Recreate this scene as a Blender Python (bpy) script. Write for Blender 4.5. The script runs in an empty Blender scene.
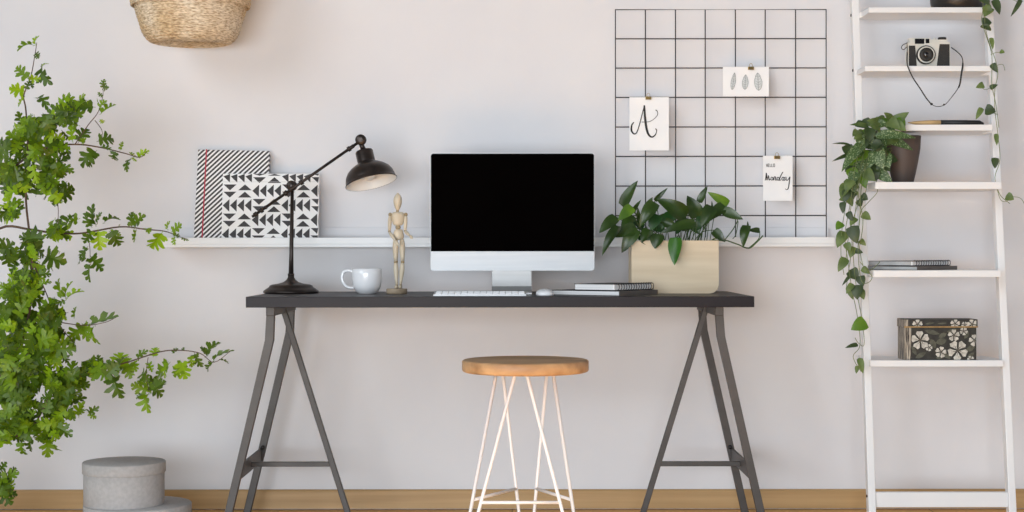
import bpy, bmesh, math, random
from mathutils import Vector, Matrix

# ------------------------------------------------------------------ frame, camera, light
F = 1650.0          # focal length in pixels of the 1024 px wide frame
H = 0.872           # camera height
CY = 5.555          # camera distance from the back wall
scene = bpy.context.scene
cam_d = bpy.data.cameras.new('camera')
cam_d.sensor_width = 36.0
cam_d.lens = 36.0 * F / 1024.0
cam_d.shift_y = -6.0 / 1024.0
cam_d.clip_start = 0.05
cam = bpy.data.objects.new('view_camera', cam_d)
scene.collection.objects.link(cam)
cam.location = (0, -CY, H)
cam.rotation_euler = (math.radians(90), math.radians(0.05), 0)
scene.camera = cam

world = bpy.data.worlds.new('world')
scene.world = world
world.use_nodes = True
world.node_tree.nodes['Background'].inputs[0].default_value = (0.93, 0.96, 1.0, 1)
world.node_tree.nodes['Background'].inputs[1].default_value = 0.17


R = math.radians
LEFT_X = -4.5
RIGHT_X = 3.3
# hazy low daylight from the left, behind the photographer, over an even bright sky
sun_d = bpy.data.lights.new('sun', 'SUN')
sun_d.energy = 1.15
sun_d.angle = R(30.0)
sun_d.color = (0.88, 0.94, 1.0)
sun = bpy.data.objects.new('sun', sun_d)
sun.rotation_euler = Vector((0.85, 1.0, -0.48)).to_track_quat('-Z', 'Y').to_euler()
scene.collection.objects.link(sun)
# added warm spot onto the floor; its bounce warms the wall below the desk
sp_d = bpy.data.lights.new('floor_bounce_spot', 'SPOT')
sp_d.energy = 6200
sp_d.color = (1.0, 0.88, 0.72)
sp_d.spot_size = R(27)
sp_d.spot_blend = 0.25
sp_d.shadow_soft_size = 0.1
sp = bpy.data.objects.new('floor_bounce_spot', sp_d)
sp.location = (-3.0, -3.6, 3.6)
sp.rotation_euler = (Vector((-0.1, -2.75, 0)) - Vector(sp.location)).to_track_quat('-Z', 'Y').to_euler()
scene.collection.objects.link(sp)
# added low area fill behind the camera, brightens the lower wall
gl_d = bpy.data.lights.new('front_fill', 'AREA')
gl_d.shape = 'RECTANGLE'
gl_d.size, gl_d.size_y = 4.0, 1.5
gl_d.energy = 290
gl_d.color = (0.87, 0.94, 1.0)
gl = bpy.data.objects.new('front_fill', gl_d)
gl.location, gl.rotation_euler = (-1.2, -7.0, 0.8), (R(89), 0, R(-9))
scene.collection.objects.link(gl)
scene.view_settings.view_transform = 'Standard'
scene.view_settings.look = 'None'
scene.view_settings.gamma = 1.0
scene.view_settings.use_curve_mapping = False
scene.view_settings.exposure = -0.15
scene.cycles.use_denoising = True
scene.cycles.max_bounces = 10
scene.cycles.diffuse_bounces = 6
scene.cycles.sample_clamp_indirect = 6

rng = random.Random(7)


# ------------------------------------------------------------------ materials
def lin(c):
    out = []
    for v in c[:3]:
        v = v / 255.0
        out.append(v / 12.92 if v <= 0.04045 else ((v + 0.055) / 1.055) ** 2.4)
    return (*out, 1.0)


def mat(name, rgb, rough=0.6, metal=0.0, noise=None, scale=(10, 10, 10), rgb2=None, bump=0.0,
        bscale=None, detail=4.0, translucent=0.0, spec=0.5, coat=0.0, kind='noise', lo=0.35, hi=0.65):
    m = bpy.data.materials.new(name)
    m.use_nodes = True
    nt = m.node_tree
    N, L = nt.nodes, nt.links
    p = N['Principled BSDF']
    p.inputs['Base Color'].default_value = lin(rgb)
    p.inputs['Roughness'].default_value = rough
    p.inputs['Metallic'].default_value = metal
    p.inputs['Specular IOR Level'].default_value = spec
    p.inputs['Coat Weight'].default_value = coat
    tc = N.new('ShaderNodeTexCoord')
    mp = N.new('ShaderNodeMapping')
    mp.inputs['Scale'].default_value = scale
    L.new(tc.outputs['Object'], mp.inputs['Vector'])
    col_out = None
    if rgb2 is not None:
        if kind == 'voronoi':
            t = N.new('ShaderNodeTexVoronoi'); t.inputs['Scale'].default_value = 1.0
            src = t.outputs['Distance']
        else:
            t = N.new('ShaderNodeTexNoise'); t.inputs['Scale'].default_value = 1.0
            t.inputs['Detail'].default_value = detail
            src = t.outputs['Fac']
        L.new(mp.outputs['Vector'], t.inputs['Vector'])
        cr = N.new('ShaderNodeValToRGB')
        cr.color_ramp.elements[0].position, cr.color_ramp.elements[1].position = lo, hi
        cr.color_ramp.elements[0].color = lin(rgb)
        cr.color_ramp.elements[1].color = lin(rgb2)
        L.new(src, cr.inputs['Fac'])
        L.new(cr.outputs['Color'], p.inputs['Base Color'])
        col_out = cr.outputs['Color']
    if bump:
        t2 = N.new('ShaderNodeTexNoise')
        mp2 = N.new('ShaderNodeMapping')
        mp2.inputs['Scale'].default_value = bscale or scale
        L.new(tc.outputs['Object'], mp2.inputs['Vector'])
        L.new(mp2.outputs['Vector'], t2.inputs['Vector'])
        t2.inputs['Scale'].default_value = 1.0
        b = N.new('ShaderNodeBump')
        b.inputs['Strength'].default_value = bump
        b.inputs['Distance'].default_value = 0.002
        L.new(t2.outputs['Fac'], b.inputs['Height'])
        L.new(b.outputs['Normal'], p.inputs['Normal'])
    if translucent:
        tr = N.new('ShaderNodeBsdfTranslucent')
        mx = N.new('ShaderNodeMixShader')
        mx.inputs['Fac'].default_value = translucent
        g = N.new('ShaderNodeMix'); g.data_type = 'RGBA'; g.blend_type = 'MULTIPLY'
        g.inputs['Factor'].default_value = 1.0
        if col_out is not None:
            L.new(col_out, g.inputs['A'])
        else:
            g.inputs['A'].default_value = lin(rgb)
        g.inputs['B'].default_value = (1.6, 1.5, 0.4, 1)
        L.new(g.outputs['Result'], tr.inputs['Color'])
        L.new(p.outputs[0], mx.inputs[1])
        L.new(tr.outputs[0], mx.inputs[2])
        L.new(mx.outputs[0], N['Material Output'].inputs['Surface'])
    return m


M = {}
M['wall'] = mat('wall_paint', (222, 221, 223), 0.85, rgb2=(218, 217, 220), scale=(3, 3, 3), bump=0.08, bscale=(120, 120, 120), spec=0.2)
M['ceiling'] = mat('ceiling_paint', (240, 240, 238), 0.9, rgb2=(236, 236, 234), scale=(3, 3, 3))
M['oak_trim'] = mat('oak_trim', (184, 150, 104), 0.5, rgb2=(168, 134, 88), scale=(1.5, 20, 45), bump=0.05)
M['white'] = mat('white_lacquer', (230, 230, 230), 0.38, rgb2=(226, 226, 227), scale=(5, 5, 5))
M['white_metal'] = mat('white_powder_coat', (244, 240, 238), 0.35, rgb2=(240, 236, 234), scale=(5, 5, 5))
M['desk'] = mat('charcoal_laminate', (36, 32, 36), 0.4, rgb2=(31, 27, 31), scale=(4, 30, 30), spec=0.15)
M['leg_metal'] = mat('grey_powder_coat', (76, 72, 70), 0.5, metal=0.2, rgb2=(68, 64, 62), scale=(20, 20, 20))
M['bronze'] = mat('dark_bronze', (62, 54, 50), 0.36, metal=0.55, rgb2=(48, 41, 38), scale=(30, 30, 30))
M['inner_white'] = mat('white_enamel', (235, 235, 233), 0.45, rgb2=(230, 230, 228), scale=(10, 10, 10))
M['ceramic'] = mat('white_ceramic', (236, 237, 240), 0.18, rgb2=(233, 234, 237), scale=(5, 5, 5), coat=0.3)
M['beech'] = mat('pale_beech', (208, 196, 174), 0.5, rgb2=(194, 180, 156), scale=(60, 60, 14))
M['beech_base'] = mat('worn_beech_base', (176, 158, 134), 0.55, rgb2=(150, 132, 110), scale=(20, 90, 60))
M['joint'] = mat('aged_joint_wood', (166, 148, 118), 0.6, rgb2=(150, 132, 100), scale=(50, 50, 50))
M['screen'] = mat('black_glass', (4, 3, 3), 0.2, rgb2=(5, 4, 4), scale=(5, 5, 5), spec=0.0)
M['alu'] = mat('brushed_aluminium', (176, 178, 180), 0.42, metal=0.3, rgb2=(171, 173, 176), scale=(4, 4, 200))
M['alu_dark'] = mat('aluminium_stand', (176, 176, 176), 0.35, metal=0.7, rgb2=(168, 168, 168), scale=(4, 4, 60))
M['white_plastic'] = mat('white_plastic', (238, 239, 241), 0.3, rgb2=(234, 235, 238), scale=(5, 5, 5))
M['paper'] = mat('white_paper', (242, 242, 242), 0.8, rgb2=(237, 237, 238), scale=(8, 8, 8))
M['pages'] = mat('page_edges', (238, 238, 238), 0.8, rgb2=(205, 205, 206), scale=(3, 3, 900))
M['black_card'] = mat('black_card', (30, 28, 28), 0.55, rgb2=(22, 21, 21), scale=(20, 20, 20))
M['black_wire'] = mat('black_wire', (48, 45, 47), 0.5, rgb2=(40, 38, 40), scale=(20, 20, 20))
M['grey_card'] = mat('grey_card', (96, 90, 86), 0.6, rgb2=(84, 78, 74), scale=(20, 20, 20))
M['ink'] = mat('black_ink', (28, 28, 30), 0.7, rgb2=(36, 36, 38), scale=(60, 60, 60))
M['ink_soft'] = mat('pencil_grey', (150, 155, 158), 0.8, rgb2=(120, 126, 130), scale=(200, 200, 200))
M['feather_fill'] = mat('pale_wash', (216, 220, 220), 0.8, rgb2=(196, 202, 204), scale=(300, 300, 300))
M['print_grey'] = mat('charcoal_print', (56, 54, 56), 0.7, rgb2=(66, 64, 66), scale=(60, 60, 60))
M['red'] = mat('red_elastic', (186, 52, 74), 0.7, rgb2=(170, 44, 64), scale=(100, 100, 100))
M['brass'] = mat('brass', (176, 146, 74), 0.35, metal=0.8, rgb2=(150, 120, 60), scale=(100, 100, 100))
M['plywood'] = mat('birch_plywood', (214, 196, 168), 0.55, rgb2=(200, 180, 150), scale=(2.5, 20, 28), bump=0.03, lo=0.4, hi=0.7)
M['soil'] = mat('potting_soil', (48, 38, 30), 0.95, rgb2=(70, 56, 44), scale=(150, 150, 150), bump=0.8)
M['pothos'] = mat('pothos_leaf', (32, 52, 16), 0.32, rgb2=(50, 76, 24), scale=(14, 14, 14), translucent=0.22)
M['pothos_light'] = mat('young_pothos_leaf', (104, 142, 44), 0.42, rgb2=(76, 112, 36), scale=(18, 18, 18), translucent=0.35)
M['pothos_stem'] = mat('pothos_stem', (46, 70, 26), 0.5, rgb2=(58, 84, 34), scale=(20, 20, 20))
M['satin'] = mat('satin_leaf', (66, 92, 46), 0.5, rgb2=(152, 168, 128), scale=(230, 230, 230), detail=2, lo=0.52, hi=0.68, translucent=0.15)
M['satin_green'] = mat('green_trailing_leaf', (80, 100, 52), 0.5, rgb2=(108, 128, 74), scale=(30, 30, 30), translucent=0.25)
M['satin_dark'] = mat('dark_trailing_leaf', (46, 62, 34), 0.5, rgb2=(62, 80, 44), scale=(40, 40, 40), translucent=0.15)
M['vine'] = mat('vine_stem', (112, 126, 74), 0.6, rgb2=(98, 108, 62), scale=(30, 30, 30))
M['pot'] = mat('brown_pot', (80, 66, 60), 0.6, rgb2=(70, 58, 52), scale=(6, 6, 6))
M['pot_black'] = mat('black_pot', (46, 40, 36), 0.4, rgb2=(36, 32, 30), scale=(12, 12, 12))
M['tree_leaf'] = mat('tree_leaf', (96, 128, 10), 0.45, rgb2=(120, 152, 16), scale=(9, 9, 9), translucent=0.3)
M['tree_leaf_dark'] = mat('tree_leaf_dark', (62, 88, 8), 0.45, rgb2=(82, 110, 12), scale=(9, 9, 9), translucent=0.22)
M['tree_leaf_light'] = mat('tree_leaf_light', (144, 178, 26), 0.45, rgb2=(124, 162, 20), scale=(9, 9, 9), translucent=0.4)
M['bark'] = mat('twig_bark', (78, 60, 50), 0.8, rgb2=(96, 76, 60), scale=(60, 60, 20))
M['glass_vase'] = mat('stoneware_vase', (180, 178, 172), 0.4, rgb2=(168, 166, 160), scale=(12, 12, 12))
M['box_grey'] = mat('grey_felt_board', (186, 183, 182), 0.95, rgb2=(176, 173, 172), scale=(90, 90, 90), bump=0.5, bscale=(400, 400, 400), spec=0.1)
M['stool_wood'] = mat('stool_wood', (196, 160, 118), 0.5, rgb2=(150, 114, 78), scale=(5, 26, 20), bump=0.05, lo=0.35, hi=0.7)
M['floral_dark'] = mat('floral_ground', (34, 32, 28), 0.6, rgb2=(48, 46, 40), scale=(60, 60, 60), lo=0.4, hi=0.6)
M['petal'] = mat('printed_petal', (208, 204, 194), 0.6, rgb2=(164, 160, 150), scale=(110, 110, 110))
M['petal_core'] = mat('printed_flower_core', (92, 86, 74), 0.6, rgb2=(60, 56, 48), scale=(200, 200, 200))
M['floral_leaf'] = mat('printed_leaf', (88, 88, 74), 0.6, rgb2=(66, 66, 54), scale=(90, 90, 90))
M['streak'] = mat('streaked_print', (48, 40, 34), 0.6, rgb2=(176, 166, 150), scale=(260, 260, 22), lo=0.42, hi=0.6)
M['gold_trim'] = mat('gold_trim', (166, 136, 88), 0.45, metal=0.4, rgb2=(146, 116, 72), scale=(90, 90, 90))
M['chrome'] = mat('satin_chrome', (226, 222, 212), 0.35, metal=0.3, rgb2=(214, 210, 200), scale=(20, 20, 20))
M['leatherette'] = mat('black_leatherette', (30, 27, 24), 0.6, rgb2=(42, 38, 34), scale=(300, 300, 300), bump=0.3)
M['lens'] = mat('lens_glass', (12, 12, 14), 0.08, rgb2=(20, 18, 24), scale=(10, 10, 10), coat=0.6)
M['brush_wood'] = mat('brush_wood', (204, 172, 124), 0.5, rgb2=(186, 152, 104), scale=(20, 200, 200))
M['silver'] = mat('silver_card', (190, 190, 190), 0.4, metal=0.3, rgb2=(210, 210, 210), scale=(20, 20, 20))
M['screw'] = mat('dark_screw', (40, 38, 38), 0.5, metal=0.5, rgb2=(50, 48, 48), scale=(50, 50, 50))


def floor_mat():
    m = bpy.data.materials.new('oak_floor')
    m.use_nodes = True
    nt = m.node_tree; N, L = nt.nodes, nt.links
    p = N['Principled BSDF']; p.inputs['Roughness'].default_value = 0.42
    tc = N.new('ShaderNodeTexCoord')
    br = N.new('ShaderNodeTexBrick')
    br.inputs['Scale'].default_value = 1.0
    br.inputs['Brick Width'].default_value = 1.4
    br.inputs['Row Height'].default_value = 0.14
    br.inputs['Mortar Size'].default_value = 0.0015
    br.inputs['Color1'].default_value = lin((240, 190, 124))
    br.inputs['Color2'].default_value = lin((232, 180, 112))
    br.inputs['Mortar'].default_value = lin((110, 76, 44))
    no = N.new('ShaderNodeTexNoise'); no.inputs['Scale'].default_value = 6
    mp = N.new('ShaderNodeMapping'); mp.inputs['Scale'].default_value = (0.6, 9, 1)
    mx = N.new('ShaderNodeMix'); mx.data_type = 'RGBA'; mx.blend_type = 'MULTIPLY'
    mx.inputs['Factor'].default_value = 0.35
    L.new(tc.outputs['Object'], br.inputs['Vector'])
    L.new(tc.outputs['Object'], mp.inputs['Vector'])
    L.new(mp.outputs['Vector'], no.inputs['Vector'])
    L.new(br.outputs['Color'], mx.inputs['A'])
    L.new(no.outputs['Color'], mx.inputs['B'])
    L.new(mx.outputs['Result'], p.inputs['Base Color'])
    return m


def stripe_mat():
    m = bpy.data.materials.new('diagonal_stripes')
    m.use_nodes = True
    nt = m.node_tree; N, L = nt.nodes, nt.links
    p = N['Principled BSDF']; p.inputs['Roughness'].default_value = 0.6
    tc = N.new('ShaderNodeTexCoord'); sx = N.new('ShaderNodeSeparateXYZ')
    L.new(tc.outputs['Object'], sx.inputs[0])
    sub = N.new('ShaderNodeMath'); sub.operation = 'SUBTRACT'
    L.new(sx.outputs['Z'], sub.inputs[0]); L.new(sx.outputs['X'], sub.inputs[1])
    dv = N.new('ShaderNodeMath'); dv.operation = 'DIVIDE'; dv.inputs[1].default_value = 0.0166
    L.new(sub.outputs[0], dv.inputs[0])
    fr = N.new('ShaderNodeMath'); fr.operation = 'FRACT'; L.new(dv.outputs[0], fr.inputs[0])
    gt = N.new('ShaderNodeMath'); gt.operation = 'GREATER_THAN'; gt.inputs[1].default_value = 0.47
    L.new(fr.outputs[0], gt.inputs[0])
    mx = N.new('ShaderNodeMix'); mx.data_type = 'RGBA'
    mx.inputs['A'].default_value = lin((236, 234, 234)); mx.inputs['B'].default_value = lin((62, 58, 60))
    L.new(gt.outputs[0], mx.inputs['Factor'])
    L.new(mx.outputs['Result'], p.inputs['Base Color'])
    return m


def basket_mat():
    m = bpy.data.materials.new('seagrass_weave')
    m.use_nodes = True
    nt = m.node_tree; N, L = nt.nodes, nt.links
    p = N['Principled BSDF']; p.inputs['Roughness'].default_value = 0.85
    tc = N.new('ShaderNodeTexCoord')
    n1 = N.new('ShaderNodeTexNoise'); n1.inputs['Scale'].default_value = 1.0; n1.inputs['Detail'].default_value = 3
    mq = N.new('ShaderNodeMapping'); mq.inputs['Scale'].default_value = (70, 70, 300)
    L.new(tc.outputs['Object'], mq.inputs['Vector'])
    n2 = N.new('ShaderNodeTexNoise'); n2.inputs['Scale'].default_value = 7; n2.inputs['Detail'].default_value = 2
    L.new(mq.outputs['Vector'], n1.inputs['Vector']); L.new(tc.outputs['Object'], n2.inputs['Vector'])
    c1 = N.new('ShaderNodeValToRGB')
    c1.color_ramp.elements[0].position = 0.32; c1.color_ramp.elements[0].color = lin((164, 142, 112))
    c1.color_ramp.elements[1].position = 0.62; c1.color_ramp.elements[1].color = lin((238, 226, 204))
    c2 = N.new('ShaderNodeValToRGB')
    c2.color_ramp.elements[0].position = 0.4; c2.color_ramp.elements[0].color = lin((232, 216, 192))
    c2.color_ramp.elements[1].position = 0.65; c2.color_ramp.elements[1].color = (1, 1, 1, 1)
    mx = N.new('ShaderNodeMix'); mx.data_type = 'RGBA'; mx.blend_type = 'MULTIPLY'; mx.inputs['Factor'].default_value = 1
    L.new(n1.outputs['Fac'], c1.inputs['Fac']); L.new(n2.outputs['Fac'], c2.inputs['Fac'])
    L.new(c1.outputs['Color'], mx.inputs['A']); L.new(c2.outputs['Color'], mx.inputs['B'])
    L.new(mx.outputs['Result'], p.inputs['Base Color'])
    b = N.new('ShaderNodeBump'); b.inputs['Strength'].default_value = 0.6; b.inputs['Distance'].default_value = 0.003
    L.new(n1.outputs['Fac'], b.inputs['Height']); L.new(b.outputs['Normal'], p.inputs['Normal'])
    return m


M['floor'] = floor_mat()
M['stripes'] = stripe_mat()
M['seagrass'] = basket_mat()


# ------------------------------------------------------------------ mesh building
def W(px, py, D):
    """world point that lies D metres from the camera at photograph position px, py"""
    return Vector(((px - 512.0) * D / F, D - CY, H - (py - 250.0) * D / F))


class MB:
    def __init__(self, origin=(0, 0, 0)):
        self.bm = bmesh.new()
        self.o = Vector(origin)
        self.mi = 0

    def _face(self, vs, smooth=False):
        try:
            f = self.bm.faces.new(vs)
        except ValueError:
            return None
        f.material_index = self.mi
        f.smooth = smooth
        return f

    def box(self, c0, c1, bevel=0.0, segs=2, M_=None):
        (x0, y0, z0), (x1, y1, z1) = c0, c1
        co = [(x0, y0, z0), (x1, y0, z0), (x1, y1, z0), (x0, y1, z0), (x0, y0, z1), (x1, y0, z1), (x1, y1, z1), (x0, y1, z1)]
        vs = [self.bm.verts.new((M_ @ Vector(c) if M_ else Vector(c)) - self.o) for c in co]
        fs = []
        for q in ((0, 3, 2, 1), (4, 5, 6, 7), (0, 1, 5, 4), (1, 2, 6, 5), (2, 3, 7, 6), (3, 0, 4, 7)):
            fs.append(self._face([vs[i] for i in q]))
        if bevel:
            es = list({e for f in fs for e in f.edges})
            r = bmesh.ops.bevel(self.bm, geom=es, offset=bevel, segments=segs, affect='EDGES', profile=0.5, clamp_overlap=True)
            for f in r['faces']:
                f.material_index = self.mi
                f.smooth = True
        return self

    def prism(self, pts, a, b, axis='y', bevel=0.0, M_=None, smooth_side=False):
        """outline pts in the plane across axis, extruded from a to b"""
        def mk(p, t):
            v = {'y': (p[0], t, p[1]), 'z': (p[0], p[1], t), 'x': (t, p[0], p[1])}[axis]
            v = Vector(v)
            return (M_ @ v if M_ else v) - self.o
        A = [self.bm.verts.new(mk(p, a)) for p in pts]
        B = [self.bm.verts.new(mk(p, b)) for p in pts]
        fs = [self._face(A), self._face(B[::-1])]
        n = len(pts)
        for i in range(n):
            fs.append(self._face([A[i], B[i], B[(i + 1) % n], A[(i + 1) % n]], smooth_side))
        if bevel:
            es = list({e for f in fs[:2] for e in f.edges})
            r = bmesh.ops.bevel(self.bm, geom=es, offset=bevel, segments=2, affect='EDGES', profile=0.5, clamp_overlap=True)
            for f in r['faces']:
                f.material_index = self.mi
        return self

    def lathe(self, prof, segs=32, M_=None, centre=(0, 0, 0), smooth=True, rfun=None):
        c = Vector(centre)
        rings = []
        for k, (r, z) in enumerate(prof):
            ring = []
            if r < 1e-6:
                v = Vector((0, 0, z))
                ring = [self.bm.verts.new((M_ @ v if M_ else v) + c - self.o)]
            else:
                for i in range(segs):
                    a = 2 * math.pi * i / segs
                    rr = r + (rfun(a, k) if rfun else 0)
                    v = Vector((rr * math.cos(a), rr * math.sin(a), z))
                    ring.append(self.bm.verts.new((M_ @ v if M_ else v) + c - self.o))
            rings.append(ring)
        for a, b in zip(rings, rings[1:]):
            for i in range(segs):
                j = (i + 1) % segs
                if len(a) == 1 and len(b) == 1:
                    continue
                if len(a) == 1:
                    self._face([a[0], b[j], b[i]], smooth)
                elif len(b) == 1:
                    self._face([a[i], a[j], b[0]], smooth)
                else:
                    self._face([a[i], a[j], b[j], b[i]], smooth)
        return self

    def tube(self, pts, r, segs=8, closed=False, caps=True, flat=1.0):
        pts = [Vector(p) for p in pts]
        n = len(pts)
        rad = r if isinstance(r, (list, tuple)) else [r] * n
        rings = []
        up = None
        for i, p in enumerate(pts):
            if closed:
                t = pts[(i + 1) % n] - pts[i - 1]
            else:
                t = (pts[min(i + 1, n - 1)] - pts[max(i - 1, 0)])
            if t.length < 1e-9:
                t = Vector((0, 0, 1))
            t.normalize()
            if up is None:
                ref = Vector((0, 1, 0)) if abs(t.y) < 0.9 else Vector((0, 0, 1))
                up = t.cross(ref).normalized()
            up = (up - t * up.dot(t))
            if up.length < 1e-6:
                up = t.cross(Vector((0.3, 0.5, 0.8)))
            up.normalize()
            s = t.cross(up)
            ring = []
            for k in range(segs):
                a = 2 * math.pi * k / segs
                ring.append(self.bm.verts.new(p + up * (rad[i] * math.cos(a)) + s * (rad[i] * flat * math.sin(a)) - self.o))
            rings.append(ring)
        m = n if closed else n - 1
        for i in range(m):
            a, b = rings[i], rings[(i + 1) % n]
            for k in range(segs):
                j = (k + 1) % segs
                self._face([a[k], a[j], b[j], b[k]], True)
        if caps and not closed:
            self._face(rings[0][::-1]); self._face(rings[-1])
        return self

    def beam(self, p, q, w, d, side=Vector((0, 1, 0)), bevel=0.0):
        """square bar from p to q; w across, d along the side direction"""
        p, q = Vector(p), Vector(q)
        t = (q - p).normalized()
        s = (side - t * side.dot(t)).normalized()
        u = t.cross(s)
        co = []
        for e in (p, q):
            for a, b in ((-1, -1), (1, -1), (1, 1), (-1, 1)):
                co.append(e + u * (a * w / 2) + s * (b * d / 2) - self.o)
        vs = [self.bm.verts.new(c) for c in co]
        fs = [self._face([vs[i] for i in qd]) for qd in ((0, 3, 2, 1), (4, 5, 6, 7), (0, 1, 5, 4), (1, 2, 6, 5), (2, 3, 7, 6), (3, 0, 4, 7))]
        if bevel:
            es = list({e for f in fs for e in f.edges})
            r = bmesh.ops.bevel(self.bm, geom=es, offset=bevel, segments=2, affect='EDGES', profile=0.5, clamp_overlap=True)
            for f in r['faces']:
                f.material_index = self.mi
                f.smooth = True
        return self

    def ball(self, c, r, sx=1, sy=1, sz=1, segs=16, rings=10, M_=None):
        prof = []
        for i in range(rings + 1):
            a = -math.pi / 2 + math.pi * i / rings
            prof.append((max(0, r * math.cos(a)) if 0 < i < rings else 0, r * math.sin(a)))
        S = Matrix.Diagonal((sx, sy, sz, 1))
        MM = (M_ @ S) if M_ else S
        return self.lathe(prof, segs, M_=MM, centre=c)

    def leaf(self, base, tip, w, hint, curl=0.15, fold=0.25, rows=8, shape='heart'):
        base, tip = Vector(base), Vector(tip)
        ax = tip - base
        L_ = ax.length
        ax.normalize()
        n = Vector(hint)
        n = (n - ax * n.dot(ax)).normalized()
        s = ax.cross(n)
        cols = (-1, -0.55, 0, 0.55, 1)
        grid = []
        for i in range(rows + 1):
            t = i / rows
            if shape == 'heart':
                f = (math.sin(math.pi * min(1, t ** 0.62)) ** 0.75) if 0 < t < 1 else 0.02
            else:
                f = (math.sin(math.pi * t ** 0.8) ** 0.9) if 0 < t < 1 else 0.02
            lift = n * (curl * L_ * (math.sin(math.pi * t) - 0.35 * t * t))
            row = []
            for c in cols:
                back = ax * (-0.10 * L_ * abs(c)) * (1 - t) if shape == 'heart' and i > 0 else Vector()
                p = base + ax * (t * L_) + lift + s * (c * w / 2 * f) + n * (fold * abs(c) ** 1.3 * w / 2 * f) + back
                row.append(self.bm.verts.new(p - self.o))
            grid.append(row)
        for a, b in zip(grid, grid[1:]):
            for k in range(len(cols) - 1):
                self._face([a[k], a[k + 1], b[k + 1], b[k]], True)
        return self

    def lobed(self, base, tip, hint, width=1.0, curl=0.12, fold=0.18, jit=0.0, rg=None):
        base, tip = Vector(base), Vector(tip)
        ax = tip - base
        L_ = ax.length
        ax.normalize()
        n = Vector(hint)
        n = (n - ax * n.dot(ax))
        if n.length < 1e-4:
            n = ax.orthogonal()
        n.normalize()
        s = ax.cross(n)
        # lobes: sinus start x, then outline points, next sinus x
        sin_ = [(0.10, 0.015), (0.34, 0.075), (0.57, 0.075), (0.78, 0.06)]
        lobes = [
            [(0.13, 0.12), (0.10, 0.28), (0.17, 0.43), (0.25, 0.40), (0.27, 0.33), (0.33, 0.34), (0.35, 0.20)],
            [(0.42, 0.20), (0.47, 0.38), (0.57, 0.53), (0.63, 0.46), (0.64, 0.38), (0.69, 0.35), (0.63, 0.16)],
            [(0.69, 0.17), (0.77, 0.31), (0.88, 0.35), (0.90, 0.26), (0.84, 0.12)],
            [(0.88, 0.12), (0.97, 0.15), (1.0, 0.05)],
        ]
        def P(x, y):
            z = curl * L_ * (math.sin(math.pi * x) * 0.8 - 0.6 * x * x) + fold * L_ * abs(y)
            return self.bm.verts.new(base + ax * (x * L_) + s * (y * width * L_) + n * z - self.o)
        mids = [P(x, 0) for x, _ in sin_] + [P(1.0, 0)]
        for sg in (1, -1):
            snv = [P(x, y * sg) for x, y in sin_]
            for k, lb in enumerate(lobes):
                o = []
                for (x, y) in lb:
                    jx = (rg.uniform(-jit, jit) if rg else 0)
                    jy = (rg.uniform(-jit, jit) if rg else 0)
                    o.append(P(x + jx, (y + jy) * sg))
                nxt = [snv[k + 1]] if k < 3 else []
                ring = [mids[k], snv[k]] + o + nxt + [mids[k + 1]]
                if sg < 0:
                    ring = ring[::-1]
                self._face(ring, False)
        # petiole
        self.tube([base - ax * 0.02 * L_, base + ax * 0.12 * L_], 0.0007, 4, caps=False)
        return self

    def ribbon(self, pts, widths, y, cap=True):
        """flat pen stroke in the x-z plane at depth y (sits on a card)"""
        n = len(pts)
        wd = widths if isinstance(widths, (list, tuple)) else [widths] * n
        if len(wd) != n:
            wd = [wd[0] + (wd[-1] - wd[0]) * i / (n - 1) for i in range(n)]
        L_, R_ = [], []
        for i, p in enumerate(pts):
            a = Vector(pts[max(i - 1, 0)]); b = Vector(pts[min(i + 1, n - 1)])
            t = (b - a)
            if t.length < 1e-9:
                t = Vector((1, 0))
            t.normalize()
            nn = Vector((-t.y, t.x)) * wd[i] / 2
            L_.append(self.bm.verts.new(Vector((p[0] + nn.x, y, p[1] + nn.y)) - self.o))
            R_.append(self.bm.verts.new(Vector((p[0] - nn.x, y, p[1] - nn.y)) - self.o))
        for i in range(n - 1):
            self._face([L_[i], R_[i], R_[i + 1], L_[i + 1]])
        return self

    def poly(self, pts):
        vs = [self.bm.verts.new(Vector(p) - self.o) for p in pts]
        self._face(vs)
        return self

    def build(self, name, mats, parent=None, loc=None):
        me = bpy.data.meshes.new(name)
        self.bm.normal_update()
        self.bm.to_mesh(me)
        self.bm.free()
        for m in (mats if isinstance(mats, (list, tuple)) else [mats]):
            me.materials.append(M[m] if isinstance(m, str) else m)
        o = bpy.data.objects.new(name, me)
        scene.collection.objects.link(o)
        if parent is not None:
            o.parent = parent
        else:
            o.location = self.o if loc is None else loc
        return o


def smooth_path(pts, n=6):
    """Catmull-Rom through the points"""
    pts = [Vector(p) for p in pts]
    if len(pts) < 3:
        return pts
    out = []
    for i in range(len(pts) - 1):
        p0 = pts[max(i - 1, 0)]; p1 = pts[i]; p2 = pts[i + 1]; p3 = pts[min(i + 2, len(pts) - 1)]
        for k in range(n):
            t = k / n
            out.append(0.5 * ((2 * p1) + (p2 - p0) * t + (2 * p0 - 5 * p1 + 4 * p2 - p3) * t * t + (-p0 + 3 * p1 - 3 * p2 + p3) * t ** 3))
    out.append(pts[-1])
    return out


def thing(name, label, cat, loc=(0, 0, 0), group=None):
    o = bpy.data.objects.new(name, None)
    o.empty_display_size = 0.05
    scene.collection.objects.link(o)
    o.location = loc
    o['label'] = label
    o['category'] = cat
    if group:
        o['group'] = group
    return o


def tag(o, label, cat, group=None):
    o['label'] = label
    o['category'] = cat
    if group:
        o['group'] = group
    return o


def struct(name, mb, m):
    o = mb.build(name, m)
    o['kind'] = 'structure'
    return o


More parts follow.
